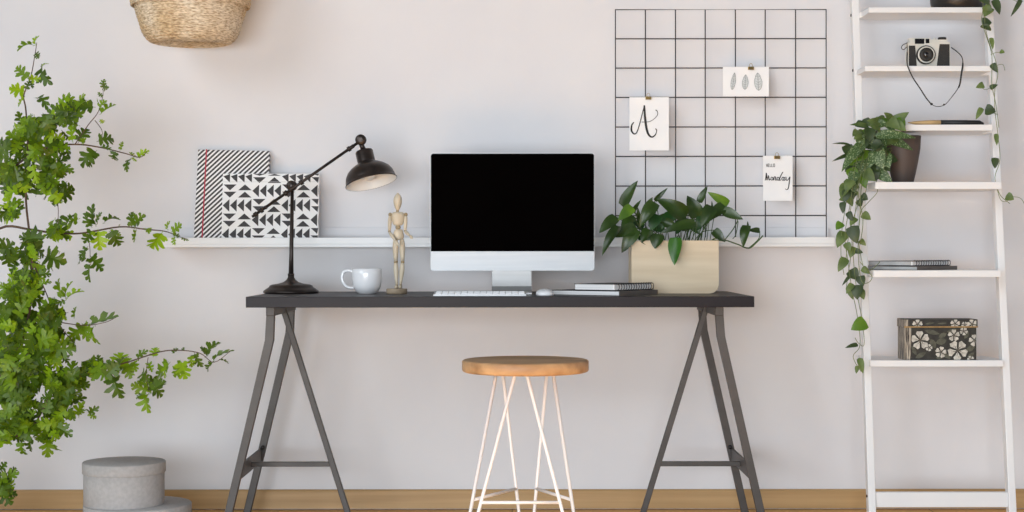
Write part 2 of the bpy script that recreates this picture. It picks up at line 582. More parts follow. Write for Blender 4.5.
# ------------------------------------------------------------------ the room
YB = -7.4
struct('floor', MB().box((LEFT_X, YB, -0.1), (RIGHT_X + 0.1, 0.1, 0)), 'floor')
struct('wall_back', MB().box((LEFT_X, 0, 0), (RIGHT_X + 0.1, 0.1, 2.7)), 'wall')
struct('wall_right', MB().box((RIGHT_X, YB, 0), (RIGHT_X + 0.1, 0, 2.7)), 'wall')

bb = MB()
bb.prism([(0, 0.0035), (-0.016, 0.0035), (-0.016, 0.062), (-0.013, 0.067), (0, 0.067)], LEFT_X, RIGHT_X, axis='x')
struct('baseboard_back', bb, 'oak_trim')
br = MB()
br.box((RIGHT_X - 0.016, YB, 0.0), (RIGHT_X, -0.016, 0.067), 0.002)
struct('baseboard_right', br, 'oak_trim')

# ------------------------------------------------------------------ desk
DZ = 0.7345
desk = thing('desk', 'long charcoal desk with a plain top on two grey metal trestles', 'desk', (-0.02, -0.385, 0))
o_desk = desk.location.copy()
tb = MB(o_desk)
xL = (245.7 - 512) * 4.87 / F; xR = (754.3 - 512) * 4.87 / F
tb.box((xL, -0.685, DZ - 0.032), (xR, -0.075, DZ), 0.0012)
tb.build('tabletop', 'desk', desk)


def trestle(sg, xt, xb, zb, xf, x3t, x3f):
    yn, yr, ym = 4.97 - CY, 5.42 - CY, 5.2 - CY
    zt = DZ - 0.032
    b = MB(o_desk)
    b.box((xt - 0.013, yn - 0.02, zt - 0.028), (xt + 0.013, yr + 0.02, zt), 0.002)
    tr = b.build('trestle', 'leg_metal', desk)
    for y in (yn, yr):
        l = MB(o_desk)
        w = 0.0245
        # bent flat-sided tube: outline in x-z swept over its depth
        dx = (xf - xb); dz = zb
        ln = math.hypot(dx, dz); px_, pz_ = dz / ln * w / 2, dx / ln * w / 2
        pts = [(xt - w / 2, zt - 0.001), (xt + w / 2, zt - 0.001), (xb + w / 2, zb), (xf + px_, 0), (xf - px_, 0), (xb - w / 2, zb)]
        l.prism(pts, y - 0.011, y + 0.011, bevel=0.002)
        l.build('leg', 'leg_metal', tr)
    l = MB(o_desk)
    l.beam((x3t, ym, zt - 0.01), (x3f, ym, 0.006), 0.018, 0.018, bevel=0.002)
    l.build('leg', 'leg_metal', tr)
    # flat shelf bar between the two outer legs, stretcher out to the inner leg
    zs = 0.2
    t = (zb - zs) / zb
    xo = xb + (xf - xb) * t
    cb = MB(o_desk)
    cb.box((xo - 0.004, yn + 0.011, zs - 0.022), (xo + 0.004, yr - 0.011, zs + 0.022), 0.001)
    cb.build('cross_bar', 'leg_metal', tr)
    xi = x3f + (x3t - x3f) * zs / zt
    st = MB(o_desk)
    st.beam((xo, ym, zs - 0.002), (xi, ym, zs - 0.002), 0.015, 0.015, bevel=0.0015)
    st.build('stretcher', 'leg_metal', tr)
    bo = MB(o_desk)
    for yy in (yr - 0.018,):
        bo.ball((xo + sg * -0.008, yy, zs + 0.026), 0.007)
    bo.build('bolt', 'screw', tr)


trestle(-1, -0.7255, -0.729, 0.601, -0.873, -0.722, -0.506)
trestle(1, 0.622, 0.6286, 0.611, 0.7666, 0.612, 0.401)

# ------------------------------------------------------------------ stool
SD = 4.4
sc = W(525.3, 250, SD); sc.z = 0
stool = thing('stool', 'round wooden stool on white hairpin legs in front of the desk', 'stool', sc)
zt = H - 109.5 * SD / F
s = MB(sc)
prof = [(0, zt - 0.033), (0.160, zt - 0.033), (0.166, zt - 0.031), (0.169, zt - 0.027), (0.169, zt - 0.004), (0.166, zt - 0.001), (0.162, zt), (0, zt)]
s.lathe(prof, 64, centre=(sc.x, sc.y, 0))
s.build('seat', 'stool_wood', stool)
zs = zt - 0.033


def hairpin(t1, t2, foot):
    m = MB(sc)
    c = Vector((sc.x, sc.y, 0))
    a = c + Vector((t1[0], t1[1], zs)); b = c + Vector((t2[0], t2[1], zs))
    f = c + Vector((foot[0], foot[1], 0.006))
    d = (b - a).normalized()
    fa, fb = f - d * 0.007, f + d * 0.007
    lowa = fa + (a - fa).normalized() * 0.012; lowb = fb + (b - fb).normalized() * 0.012
    m.tube([a, lowa, fa * 0.5 + f * 0.5, fb * 0.5 + f * 0.5, lowb, b], 0.0047, 10)
    pl = Vector(((t1[0] + t2[0]) / 2, (t1[1] + t2[1]) / 2, 0))
    for q in (a, b):
        m.box((q.x - 0.014, q.y - 0.014, zs - 0.003), (q.x + 0.014, q.y + 0.014, zs), 0.001)
    m.build('leg', 'white_metal', stool)
    return a, b, fa, fb


la, lb, lfa, lfb = hairpin((-0.077, 0.0), (-0.028, -0.095), (-0.176, -0.098))
ra, rb, rfa, rfb = hairpin((0.003, -0.095), (0.073, 0.0), (0.147, -0.098))
ba, bb_, bfa, bfb = hairpin((-0.062, 0.09), (0.060, 0.09), (0.006, 0.185))
zr = 0.214
def on(a, b, z):
    t = (z - b.z) / (a.z - b.z)
    return b + (a - b) * t
m = MB(sc)
m.tube([on(lb, lfb, zr), on(ra, rfa, zr)], 0.0045, 8)
m.tube([on(la, lfa, zr), on(ba, bfa, zr)], 0.0045, 8)
m.tube([on(bb_, bfb, zr), on(rb, rfb, zr)], 0.0045, 8)
m.build('foot_ring', 'white_metal', stool)

# ------------------------------------------------------------------ picture ledge
lx0 = (163 - 512) * 5.435 / F; lx1 = (835 - 512) * 5.435 / F
led = thing('picture_ledge', 'long white picture ledge mounted on the wall behind the desk', 'shelf', ((lx0 + lx1) / 2, 0, 0.882))
ol = led.location.copy()
m = MB(ol)
m.box((lx0, -0.12, 0.882), (lx1, 0.0, 0.892), 0.001)
m.build('shelf_board', 'white', led)
m = MB(ol)
m.box((lx0, -0.012, 0.892), (lx1, 0.0, 0.947), 0.001)
m.build('back_rail', 'wall', led)
m = MB(ol)
m.box((lx0, -0.12, 0.892), (lx1, -0.108, 0.9135), 0.001)
m.build('front_lip', 'white', led)
LZ = 0.8922

# striped binder leaning on the wall
px0, px1 = 194, 266
D = 5.475
w = (px1 - px0) * D / F; h = 0.312
bx = thing('binder', 'tall white binder with dark diagonal stripes and red elastic on the ledge', 'binder', W((px0 + px1) / 2, 250, D))
bx.location.z = LZ + 0.0045
bx.location.y = -0.078
bx.rotation_euler = (R(-9), R(1.2), 0)
m = MB(); m.box((-w / 2, -0.011, 0), (w / 2, 0.011, h), 0.0015); m.build('cover', 'stripes', bx)
m = MB(); m.box((-w / 2 + 0.026, -0.0125, -0.0008), (-w / 2 + 0.030, 0.0122, h + 0.0008)); m.build('elastic_band', 'red', bx)

# patterned landscape folder leaning in front
px0, px1 = 221.5, 318.5
D = 5.455
w = (px1 - px0) * D / F; h = 0.234
fo = thing('folder', 'wide white folder printed with charcoal triangles leaning before the striped binder', 'folder', W((px0 + px1) / 2, 250, D))
fo.location.z = LZ + 0.002
fo.location.y = -0.100
fo.rotation_euler = (R(-8.3), 0, 0)
m = MB(); m.box((-w / 2, -0.006, 0), (w / 2, 0.009, h), 0.0015); m.build('cover', 'paper', fo)
m = MB()
yy = -0.0064
def tri(p):
    q = [(min(max(x, -w / 2 + 0.001), w / 2 - 0.001), yy, min(max(z, 0.001), h - 0.001)) for x, z in p]
    if abs((q[1][0] - q[0][0]) * (q[2][2] - q[0][2]) - (q[2][0] - q[0][0]) * (q[1][2] - q[0][2])) > 1e-8:
        m.poly(q)
S_ = w / 97.0          # metres per photo pixel on the folder
bw, bh = 29.4 * S_, 14.8 * S_
for r_ in range(-1, 6):
    for c_ in range(4):
        x0 = -w / 2 + 0.0015 + c_ * bw
        z1 = h - 0.002 + 5.2 * S_ - r_ * bh
        z0 = z1 - bh
        if (r_ + c_) % 2 == 0:
            for k in range(4):
                a = x0 + k * bw / 4
                tri([(a + bw / 4 * 0.93, z0 + 0.07 * bh), (a + bw / 4 * 0.93, z1 - 0.07 * bh), (a + bw / 4 * 0.02, (z0 + z1) / 2)])
        else:
            for k in range(2):
                zt_ = z1 - k * bh / 2
                a = x0
                tri([(a + bw * 0.02, zt_ - bh * 0.06), (a + bw * 0.46, zt_ - bh * 0.06), (a + bw * 0.24, zt_ - bh * 0.46)])
                tri([(a + bw * 0.52, zt_ - bh * 0.46), (a + bw * 0.98, zt_ - bh * 0.46), (a + bw * 0.75, zt_ - bh * 0.06)])
m.build('triangle_print', 'print_grey', fo)
m = MB(); m.box((-w / 2 - 0.0003, -0.0068, h - 0.0285), (w / 2 + 0.0003, -0.006, h - 0.0275)); m.build('lid_seam', 'silver', fo)

# ------------------------------------------------------------------ wire grid with cards
GD = 5.505
gx = [W(x, 250, GD).x for x in (615.6, 645.6, 675.7, 705.4, 735.6, 765.4, 795.8, 826.3)]
gz = [W(0, y, GD).z for y in (9.8, 39, 68.3, 97.6, 127.2, 156.6, 186.2, 215.8)] + [LZ + 0.003]
grid = thing('wire_grid', 'black wire memo grid standing on the ledge against the wall', 'wall grid', ((gx[0] + gx[-1]) / 2, GD - CY, LZ))
og = grid.location.copy()
yg = GD - CY
m = MB(og)
m.tube([(gx[0], yg, gz[-1]), (gx[0], yg, gz[0]), (gx[-1], yg, gz[0]), (gx[-1], yg, gz[-1])], 0.0023, 8, closed=True)
m.build('outer_frame', 'black_wire', grid)
m = MB(og)
for x in gx[1:-1]:
    m.tube([(x, yg, gz[0]), (x, yg, gz[-1])], 0.0019, 6)
for z in gz[1:-1]:
    m.tube([(gx[0], yg - 0.003, z), (gx[-1], yg - 0.003, z)], 0.0019, 6)
m.build('wires', 'black_wire', grid)

CD = 5.495


def card(px0, px1, py0, py1, label):
    D = CD
    a, b = W(px0, py1, D), W(px1, py0, D)
    t = thing('card', label, 'card', ((a.x + b.x) / 2, D - CY - 0.0, a.z))
    m = MB(t.location)
    y = D - CY
    # slightly bowed sheet
    n = 8
    top = []
    for i in range(n + 1):
        u = i / n
        yy_ = y - 0.001 * (2 * u - 1) ** 2
        top.append((a.x + (b.x - a.x) * u, yy_))
    fr_, bk_ = [], []
    for zz in (a.z, b.z):
        fr_.append([m.bm.verts.new(Vector((x, q, zz)) - m.o) for x, q in top])
        bk_.append([m.bm.verts.new(Vector((x, q + 0.0006, zz)) - m.o) for x, q in top])
    for i in range(n):
        m._face([fr_[0][i], fr_[0][i + 1], fr_[1][i + 1], fr_[1][i]])
        m._face([bk_[0][i + 1], bk_[0][i], bk_[1][i], bk_[1][i + 1]], True)
        m._face([fr_[1][i], fr_[1][i + 1], bk_[1][i + 1], bk_[1][i]])
        m._face([fr_[0][i + 1], fr_[0][i], bk_[0][i], bk_[0][i + 1]])
    for k in (0, n):
        m._face([fr_[0][k], fr_[1][k], bk_[1][k], bk_[0][k]])
    m.build('sheet', 'paper', t)
    return t, y - 0.0018


def clip(px, py, label, dark=True):
    D = CD - 0.003
    c = W(px, py, D)
    t = thing('binder_clip', label, 'clip', c, 'brass clips holding cards on the wire grid')
    m = MB()
    m.prism([(-0.006, -0.004), (0.004, -0.004), (0.011, 0.0012), (0.011, 0.0022), (0.004, 0.006), (-0.006, 0.006)], -0.0095, 0.0095, axis='x',
            M_=Matrix(((1, 0, 0, 0), (0, 1, 0, 0), (0, 0, 1, 0), (0, 0, 0, 1))))
    m.build('spring', 'brass', t)
    m = MB()
    for x in (-0.0062, -0.002, 0.0022, 0.0064):
        m.box((x - 0.0011, -0.0068, -0.0042), (x + 0.0011, -0.006, 0.0058))
    m.build('dark_ribs', 'ink', t)
    m = MB()
    pts = []
    for i in range(13):
        a = math.pi * (i / 12)
        pts.append((0.0052 * math.cos(a), -0.001, 0.0095 + 0.0075 * math.sin(a)))
    m.tube([(0.0035, -0.001, 0.004)] + pts + [(-0.0035, -0.001, 0.004)], 0.0007, 6)
    m.build('handle', 'brass', t)
    return t


def stroke(m, pts, wd, org, k, y, sm=5):
    """pts in zoomed photo pixels; org photo corner; k zoom"""
    P = [W(org[0] + u / k, org[1] + v / k, CD) for u, v in pts]
    P = smooth_path([Vector((p.x, p.z, 0)) for p in P], sm)
    n = len(P)
    ws = [w_ * CD / F / k for w_ in (wd if isinstance(wd, (list, tuple)) else (wd, wd))]
    if len(ws) == 2:
        ww = [ws[0] + (ws[1] - ws[0]) * i / (n - 1) for i in range(n)]
    else:
        ww = []
        for i in range(n):
            f = i / (n - 1) * (len(ws) - 1)
            j = min(int(f), len(ws) - 2)
            ww.append(ws[j] + (ws[j + 1] - ws[j]) * (f - j))
    m.ribbon([(p.x, p.y) for p in P], ww, y)


# lettered card: A
ca, yc = card(629.5, 669, 97.3, 150.6, 'portrait white card with a black calligraphic letter A')
m = MB(ca.location)
og2, k2 = (610, 80), 6.4
stroke(m, [(220, 165), (205, 225), (188, 290), (172, 335), (155, 346), (138, 325), (140, 290), (153, 272)], (5, 6, 7, 12, 6), og2, k2, yc)
stroke(m, [(220, 163), (224, 230), (232, 300), (246, 348), (268, 366), (290, 352), (299, 325), (291, 312)], (10, 15, 14, 9, 5, 7), og2, k2, yc - 0.0001)
stroke(m, [(203, 270), (250, 268), (285, 248), (305, 222), (302, 200), (292, 193)], (4, 3, 4, 6), og2, k2, yc - 0.0002)
m.build('lettering', 'ink', ca)
clip(648.5, 98.5, 'small brass clip gripping the letter A card')

# feather card
cf, yc = card(723, 769, 67, 96.6, 'landscape white card with a row of three pale feather drawings')
og3, k3 = (715, 55), 11.38
fe = MB(cf.location); ou = MB(cf.location)
for (cx, cy, hw, hh, lean) in ((210, 300, 26, 95, 14), (345, 310, 34, 82, 4), (492, 305, 44, 98, -6)):
    out = []
    for i in range(25):
        a = 2 * math.pi * i / 24
        vv = math.sin(a)
        taper = 1.0 - 0.45 * max(0, -vv)
        out.append((cx + hw * math.cos(a) * taper - lean * vv, cy + hh * vv))
    P = [W(og3[0] + u / k3, og3[1] + v / k3, CD) for u, v in out[:-1]]
    fe.poly([(p.x, yc, p.z) for p in P])
    stroke(ou, out, (5, 5), og3, k3, yc - 0.0002, 1)
    stroke(ou, [(cx + lean, cy - hh), (cx, cy), (cx - lean, cy + hh + 6)], (5, 5), og3, k3, yc - 0.0003)
    for j in range(5):
        v = cy - hh * 0.6 + j * hh * 0.3
        sx_ = lean * -(v - cy) / hh
        stroke(ou, [(cx + sx_, v + 12), (cx + sx_ - hw * 0.75, v - 8)], (3, 3), og3, k3, yc - 0.0002)
        stroke(ou, [(cx + sx_, v + 12), (cx + sx_ + hw * 0.75, v - 8)], (3, 3), og3, k3, yc - 0.0002)
fe.build('feather_wash', 'feather_fill', cf)
ou.build('feather_outline', 'ink_soft', cf)
clip(751, 68.8, 'small brass clip gripping the feather card')

# HELLO Monday card
cm, yc = card(763, 792.6, 156, 201, 'portrait white card lettered HELLO Monday')
og4, k4 = (755, 145), 8.533
m = MB(cm.location)
def st4(p, w_, sm=4):
    stroke(m, p, w_, og4, k4, yc, sm)
def ell(cx, cy, rx, ry, w_, a0=0, a1=360):
    st4([(cx + rx * math.cos(R(a0 + (a1 - a0) * i / 10)), cy + ry * math.sin(R(a0 + (a1 - a0) * i / 10))) for i in range(11)], w_, 2)
st4([(84, 300), (88, 300), (93, 270), (96, 240)], (5, 9)); st4([(96, 240), (103, 303)], (9, 10)); st4([(103, 303), (113, 262)], (5, 5))
st4([(113, 262), (122, 303)], (9, 10)); st4([(122, 303), (134, 292)], (5, 4))
ell(144, 289, 9, 13, (7, 6))
st4([(160, 304), (162, 274)], (9, 8)); st4([(162, 280), (170, 272), (176, 282), (177, 303), (186, 298)], (5, 9, 5))
ell(197, 290, 9, 13, (7, 6)); st4([(238, 232), (224, 256), (209, 290), (209, 303), (224, 298)], (7, 9, 5))
ell(238, 290, 9, 13, (7, 6)); st4([(250, 275), (248, 303), (262, 298)], (9, 5))
st4([(264, 274), (266, 300), (280, 300), (296, 274)], (9, 5)); st4([(297, 272), (291, 330), (283, 372), (268, 384), (258, 374)], (9, 8, 4))
# small block letters
def blk(x, segs):
    for a, b in segs:
        st4([(x + a[0], 162 + a[1]), (x + b[0], 162 + b[1])], (3.6, 3.6), 1)
Hh = 27
blk(97, [((0, 0), (0, Hh)), ((10, 0), (10, Hh)), ((0, 13), (10, 13))])
blk(113, [((0, 0), (0, Hh)), ((0, 1), (9, 1)), ((0, 13), (8, 13)), ((0, Hh - 1), (9, Hh - 1))])
blk(128, [((0, 0), (0, Hh)), ((0, Hh - 1), (9, Hh - 1))])
blk(142, [((0, 0), (0, Hh)), ((0, Hh - 1), (9, Hh - 1))])
blk(157, [((0, 0), (0, Hh)), ((11, 0), (11, Hh)), ((0, 1), (11, 1)), ((0, Hh - 1), (11, Hh - 1))])
m.build('lettering', 'ink', cm)
clip(777, 158, 'small brass clip gripping the HELLO Monday card')

# ------------------------------------------------------------------ monitor, keyboard, mouse
D = 5.2
a, b = W(430.6, 270.6, D), W(594.4, 153.3, D)
mon = thing('computer_monitor', 'silver desktop computer with a black switched-off screen, centre of the desk', 'computer', ((a.x + b.x) / 2, D - CY + 0.03, DZ))
om = mon.location.copy()
yf = D - CY


def rrect(x0, x1, z0, z1, r, n=6):
    pts = []
    for cx, cz, s0 in ((x1 - r, z1 - r, 0), (x0 + r, z1 - r, 90), (x0 + r, z0 + r, 180), (x1 - r, z0 + r, 270)):
        for i in range(n + 1):
            t = R(s0 + 90 * i / n)
            pts.append((cx + r * math.cos(t), cz + r * math.sin(t)))
    return pts


m = MB(om)
m.prism(rrect(a.x, b.x, a.z, b.z, 0.009), yf, yf + 0.012, smooth_side=False)
m.prism(rrect(a.x + 0.06, b.x - 0.06, a.z + 0.04, b.z - 0.05, 0.06), yf + 0.012, yf + 0.038)
m.build('housing', 'alu', mon)
zg = W(0, 251.3, D).z
m = MB(om)
pts = [p for p in rrect(a.x + 0.0012, b.x - 0.0012, zg, b.z - 0.0012, 0.008) if True]
r_ = 0.008
top = rrect(a.x + 0.0012, b.x - 0.0012, zg - 0.02, b.z - 0.0012, r_)
pts = [p for p in top if p[1] > zg] + []
pts = [p for p in pts] + [(a.x + 0.0012, zg), (b.x - 0.0012, zg)]
m.prism(pts, yf - 0.0015, yf)
m.build('screen', 'screen', mon)
m = MB(om)
# stand: foot plate, curved neck
nx0, nx1 = W(491.8, 0, D + 0.06).x, W(531.5, 0, D + 0.06).x
prof = [(yf + 0.040, a.z + 0.14), (yf + 0.052, a.z + 0.14), (yf + 0.075, DZ + 0.03), (yf + 0.082, DZ + 0.012), (yf + 0.08, DZ), (yf - 0.075, DZ), (yf - 0.075, DZ + 0.0045),
        (yf + 0.040, DZ + 0.0055), (yf + 0.055, DZ + 0.010), (yf + 0.060, DZ + 0.022)]
m.prism(prof, nx0, nx1, axis='x', bevel=0.001)
m.build('stand', 'alu_dark', mon)

D = 4.97
a, b = W(434.4, 297, D), W(526, 292, D)
kb = thing('keyboard', 'thin white keyboard lying in front of the computer', 'keyboard', ((a.x + b.x) / 2, D - CY, DZ))
ok = kb.location.copy()
m = MB(ok)
y0 = -0.665
m.prism([(y0, DZ + 0.001), (y0, DZ + 0.006), (y0 + 0.115, DZ + 0.0135), (y0 + 0.118, DZ + 0.012), (y0 + 0.118, DZ + 0.001)], a.x, b.x, axis='x', bevel=0.001)
m.tube([(a.x + 0.004, y0 + 0.108, DZ + 0.0072), (b.x - 0.004, y0 + 0.108, DZ + 0.0072)], 0.0072, 12)
m.build('body', 'alu', kb)
m = MB(ok)
cols_ = 14
for r_ in range(6):
    yk = y0 + 0.006 + r_ * 0.0158
    zk = DZ + 0.006 + (yk - y0) * (0.0075 / 0.115)
    kw = (b.x - a.x - 0.01) / cols_
    c_ = 0
    while c_ < cols_:
        span = 5 if (r_ == 0 and c_ == 4) else 1
        m.box((a.x + 0.005 + c_ * kw + 0.001, yk, zk), (a.x + 0.005 + (c_ + span) * kw - 0.0004, yk + 0.0135, zk + 0.0018), 0.0004, 1)
        c_ += span
m.build('keys', 'white_plastic', kb)

D = 4.96
c = W(545, 0, D)
mo = thing('computer_mouse', 'low white computer mouse between the keyboard and the notebooks', 'mouse', (c.x, D - CY, DZ))
m = MB()
rings = []
n = 20
lay = [(0.0, 0.9), (0.003, 1.0), (0.007, 1.0), (0.012, 0.93), (0.016, 0.78), (0.019, 0.55), (0.0205, 0.25)]
prev = None
for z, sfac in lay:
    ring = [m.bm.verts.new((0.0275 * sfac * abs(math.cos(t)) ** 0.8 * (1 if math.cos(t) > 0 else -1), 0.054 * sfac * abs(math.sin(t)) ** 0.8 * (1 if math.sin(t) > 0 else -1), z)) for t in [2 * math.pi * i / n for i in range(n)]]
    if prev:
        for i in range(n):
            m._face([prev[i], prev[(i + 1) % n], ring[(i + 1) % n], ring[i]], True)
    else:
        m._face(ring[::-1])
    prev = ring
m._face(prev, True)
m.build('body', 'white_plastic', mo)
m = MB(); m.ball((0, -0.03, 0.0185), 0.0035, segs=10, rings=6); m.build('scroll_ball', 'silver', mo)


# ------------------------------------------------------------------ spiral notebooks
def notebook(corner, ang, A, B, thick, z0, label, group, loc_d, page='pages', spiral=True, ringn=15):
    """near corner; A runs left-back (fore edge), B runs right-back (bound edge)"""
    t = thing('notebook', label, 'notebook', (corner.x, corner.y, z0), group)
    ca_, sa_ = math.cos(R(ang)), math.sin(R(ang))
    # local x axis along B direction (right/back), local y along A direction (left/back)
    Mx = Matrix.Rotation(R(90 - ang), 4, 'Z')
    ct = 0.0014
    m = MB()
    m.box((0, 0, 0), (B, A, ct), 0.0004, 1, M_=Mx)
    m.build('back_cover', 'black_card', t)
    m = MB()
    m.box((0, 0, thick - ct), (B, A, thick), 0.0004, 1, M_=Mx)
    m.build('front_cover', 'black_card', t)
    m = MB()
    m.box((0.002, 0.012 if spiral else 0.002, ct), (B - 0.002, A - 0.002, thick - ct), M_=Mx)
    m.build('pages', page, t)
    if spiral:
        m = MB()
        for k in range(ringn):
            x = B * (k + 0.7) / (ringn + 0.4)
            rr = thick / 2 + 0.0015
            pts = [Mx @ Vector((x, rr * 0.9 * math.cos(q) + 0.004, thick / 2 + rr * math.sin(q) + 0.0005)) for q in [2 * math.pi * i / 12 for i in range(12)]]
            m.tube(pts, 0.0011, 5, closed=True)
        m.build('spiral_binding', 'black_wire', t)
        m = MB()
        m.box((0.003, 0.008, ct), (B - 0.003, 0.012, thick - ct), M_=Mx)
        m.build('bound_edge', 'paper', t)
    else:
        m = MB()
        m.box((0, -0.0015, 0), (B, 0.0, thick), 0.0003, 1, M_=Mx)
        m.build('spine', 'grey_card', t)
    return t


c = W(619, 0, 4.925); c2 = W(616, 0, 4.94)
notebook(c, 36, 0.255, 0.222, 0.0145, DZ, 'larger grey-spined notebook lying on the desk under the spiral notebook', 'notebooks beside the desk planter', 0, spiral=False)
notebook(c2, 37, 0.152, 0.212, 0.019, DZ + 0.0158, 'black spiral notebook on top of the grey-spined notebook by the planter', 'notebooks beside the desk planter', 0)

# ------------------------------------------------------------------ mug
D = 5.2
c = W(367, 0, D)
mug = thing('mug', 'white ceramic mug with its handle to the left beside the lamp', 'mug', (c.x, D - CY, DZ))
r = 0.0475; hh = 0.079
m = MB()
m.lathe([(0, 0), (0.026, 0), (0.028, 0.003), (0.036, 0.008), (0.0435, 0.022), (0.0468, 0.042), (r, 0.062), (r, hh - 0.001), (r - 0.0015, hh), (r - 0.0035, hh - 0.001),
         (r - 0.0035, 0.06), (0.043, 0.042), (0.039, 0.024), (0.03, 0.01), (0, 0.007)], 40)
m.build('body', 'ceramic', mug)
m = MB()
m.tube(smooth_path([(-0.046, 0, 0.070), (-0.060, 0, 0.073), (-0.074, 0, 0.068), (-0.079, 0, 0.052), (-0.074, 0, 0.033), (-0.061, 0, 0.021), (-0.0425, 0, 0.018)], 5), 0.0048, 10)
m.build('handle', 'ceramic', mug)

# ------------------------------------------------------------------ wooden mannequin
D = 5.2
c = W(396.8, 0, D)
c.z = 0
man = thing('artist_mannequin', 'jointed pale wooden artist mannequin standing between mug and computer', 'figurine', (c.x, D - CY, DZ))
om = Vector((c.x, D - CY, 0))
q = lambda px, py, dy=0.0: W(px, py, D) + Vector((0, dy, 0))
k = D / F


def seg(p0, p1, rads, n=14, mb=None):
    L_ = (p1 - p0)
    pts = [p0 + L_ * (i / (len(rads) - 1)) for i in range(len(rads))]
    mb.tube(pts, rads, n)


OM = man.location.copy()
m = MB(OM)
m.lathe([(0, 0), (0.031, 0), (0.033, 0.002), (0.033, 0.014), (0.031, 0.0165), (0, 0.0165)], 36, centre=(c.x, D - CY, DZ))
m.build('base', 'beech_base', man)
m = MB(OM); m.tube([(c.x + 0.001, D - CY + 0.012, DZ + 0.012), q(397, 247, 0.012)], 0.0015, 8); m.build('support_rod', 'silver', man)
def mm(name, fn, mt='beech'):
    m_ = MB(OM); fn(m_); return m_.build(name, mt, man)
mm('head', lambda b: seg(q(397.6, 210.5), q(397.9, 193), [0.004, 0.008, 0.0105, 0.0125, 0.0135, 0.0135, 0.012, 0.0085, 0.002], mb=b))
mm('neck', lambda b: seg(q(397.5, 213), q(397.6, 208.5), [0.006, 0.0045, 0.0045], mb=b), 'joint')
def torso(b):
    S = Matrix.Diagonal((1, 0.62, 1, 1))
    z0 = q(0, 225.5).z; z1 = q(0, 211.5).z; hx = q(398, 0).x
    pr = [(0, 0), (0.012, 0.0005), (0.0165, 0.006), (0.0195, 0.018), (0.021, 0.03), (0.0195, 0.038), (0.014, 0.0425), (0, 0.044)]
    b.lathe(pr, 20, M_=S, centre=(hx, D - CY, z0))
mm('chest', torso)
mm('waist_ball', lambda b: b.ball(q(398, 227.2), 0.0085), 'joint')
def pelvis(b):
    S = Matrix.Diagonal((1, 0.7, 1, 1))
    z0 = q(0, 240).z
    b.lathe([(0, 0), (0.011, 0.0005), (0.0155, 0.005), (0.0175, 0.012), (0.0155, 0.024), (0.012, 0.033), (0, 0.035)], 20, M_=S, centre=(q(398.5, 0).x, D - CY, z0))
mm('pelvis', pelvis)
# legs
for (hx, hy, kx, ky, fx, fy) in ((395.5, 240, 395.7, 262, 396.6, 285.5), (402, 240, 402.6, 262, 400.6, 285.5)):
    mm('upper_leg', lambda b: seg(q(hx, hy - 1), q(kx, ky - 1.2), [0.006, 0.0088, 0.0092, 0.0085, 0.007, 0.0055], mb=b))
    mm('knee_ball', lambda b: b.ball(q(kx, ky), 0.0062, segs=12, rings=8), 'joint')
    mm('lower_leg', lambda b: seg(q(kx, ky + 1), q(fx, fy - 1.2), [0.0055, 0.0075, 0.008, 0.0065, 0.0045, 0.0038], mb=b))
    mm('ankle_ball', lambda b: b.ball(q(fx, fy - 0.3), 0.0042, segs=12, rings=8), 'joint')
    def foot(b, fx=fx):
        x_ = q(fx, 0).x
        b.ball((x_, D - CY - 0.010, DZ + 0.0165 + 0.0052), 1.0, 0.0062, 0.018, 0.0052, segs=14, rings=8)
    mm('foot', foot)
# arms: elbows bent, hands toward the front
def arm(sx_, sy_, ex, ey, hx, hy, dy1, dy2):
    mm('shoulder_ball', lambda b: b.ball(q(sx_, sy_), 0.0062, segs=12, rings=8), 'joint')
    mm('upper_arm', lambda b: seg(q(sx_, sy_ + 1), q(ex, ey, dy1), [0.0045, 0.006, 0.006, 0.0055, 0.0042], mb=b))
    mm('elbow_ball', lambda b: b.ball(q(ex, ey + 0.4, dy1), 0.0048, segs=12, rings=8), 'joint')
    mm('forearm', lambda b: seg(q(ex, ey + 0.8, dy1), q(hx, hy, dy2), [0.004, 0.0052, 0.005, 0.0042, 0.003], mb=b))
    d = (q(hx, hy, dy2) - q(ex, ey, dy1)).normalized()
    h0 = q(hx, hy, dy2)
    mm('hand', lambda b: b.tube([h0, h0 + d * 0.005, h0 + d * 0.012, h0 + d * 0.019, h0 + d * 0.023], [0.0026, 0.0045, 0.0052, 0.0036, 0.0012], 10, flat=0.5))
arm(390.2, 214.5, 389.5, 231, 396, 240.5, -0.006, -0.03)
arm(405.8, 214.5, 405.3, 230.5, 410.5, 235.5, -0.006, -0.035)

# ------------------------------------------------------------------ desk lamp
D = 5.27
c = W(291, 0, D)
lamp = thing('desk_lamp', 'dark bronze desk lamp with a long tilted arm and domed shade', 'lamp', (c.x, D - CY, DZ))
OL = lamp.location.copy()
m = MB(OL)
m.lathe([(0, 0), (0.086, 0), (0.0885, 0.003), (0.088, 0.008), (0.078, 0.015), (0.070, 0.020), (0.068, 0.025), (0.060, 0.028), (0.040, 0.031), (0.024, 0.036),
         (0.015, 0.043), (0.0105, 0.050), (0.0095, 0.062), (0, 0.062)], 48, centre=OL)
m.build('base', 'bronze', lamp)
el = W(292.3, 185.7, D)
m = MB(OL)
m.tube([(OL.x, OL.y, DZ + 0.05), (OL.x + 0.001, OL.y, DZ + 0.12), el + Vector((0, 0, -0.012))], [0.0085, 0.0068, 0.0055], 16)
m.tube([(OL.x, OL.y, DZ + 0.056), (OL.x, OL.y, DZ + 0.063)], 0.0105, 16)
m.build('pole', 'bronze', lamp)
m = MB(OL)
RY = Matrix.Rotation(R(90), 4, 'X')
ey = el + Vector((0, -0.014, 0))
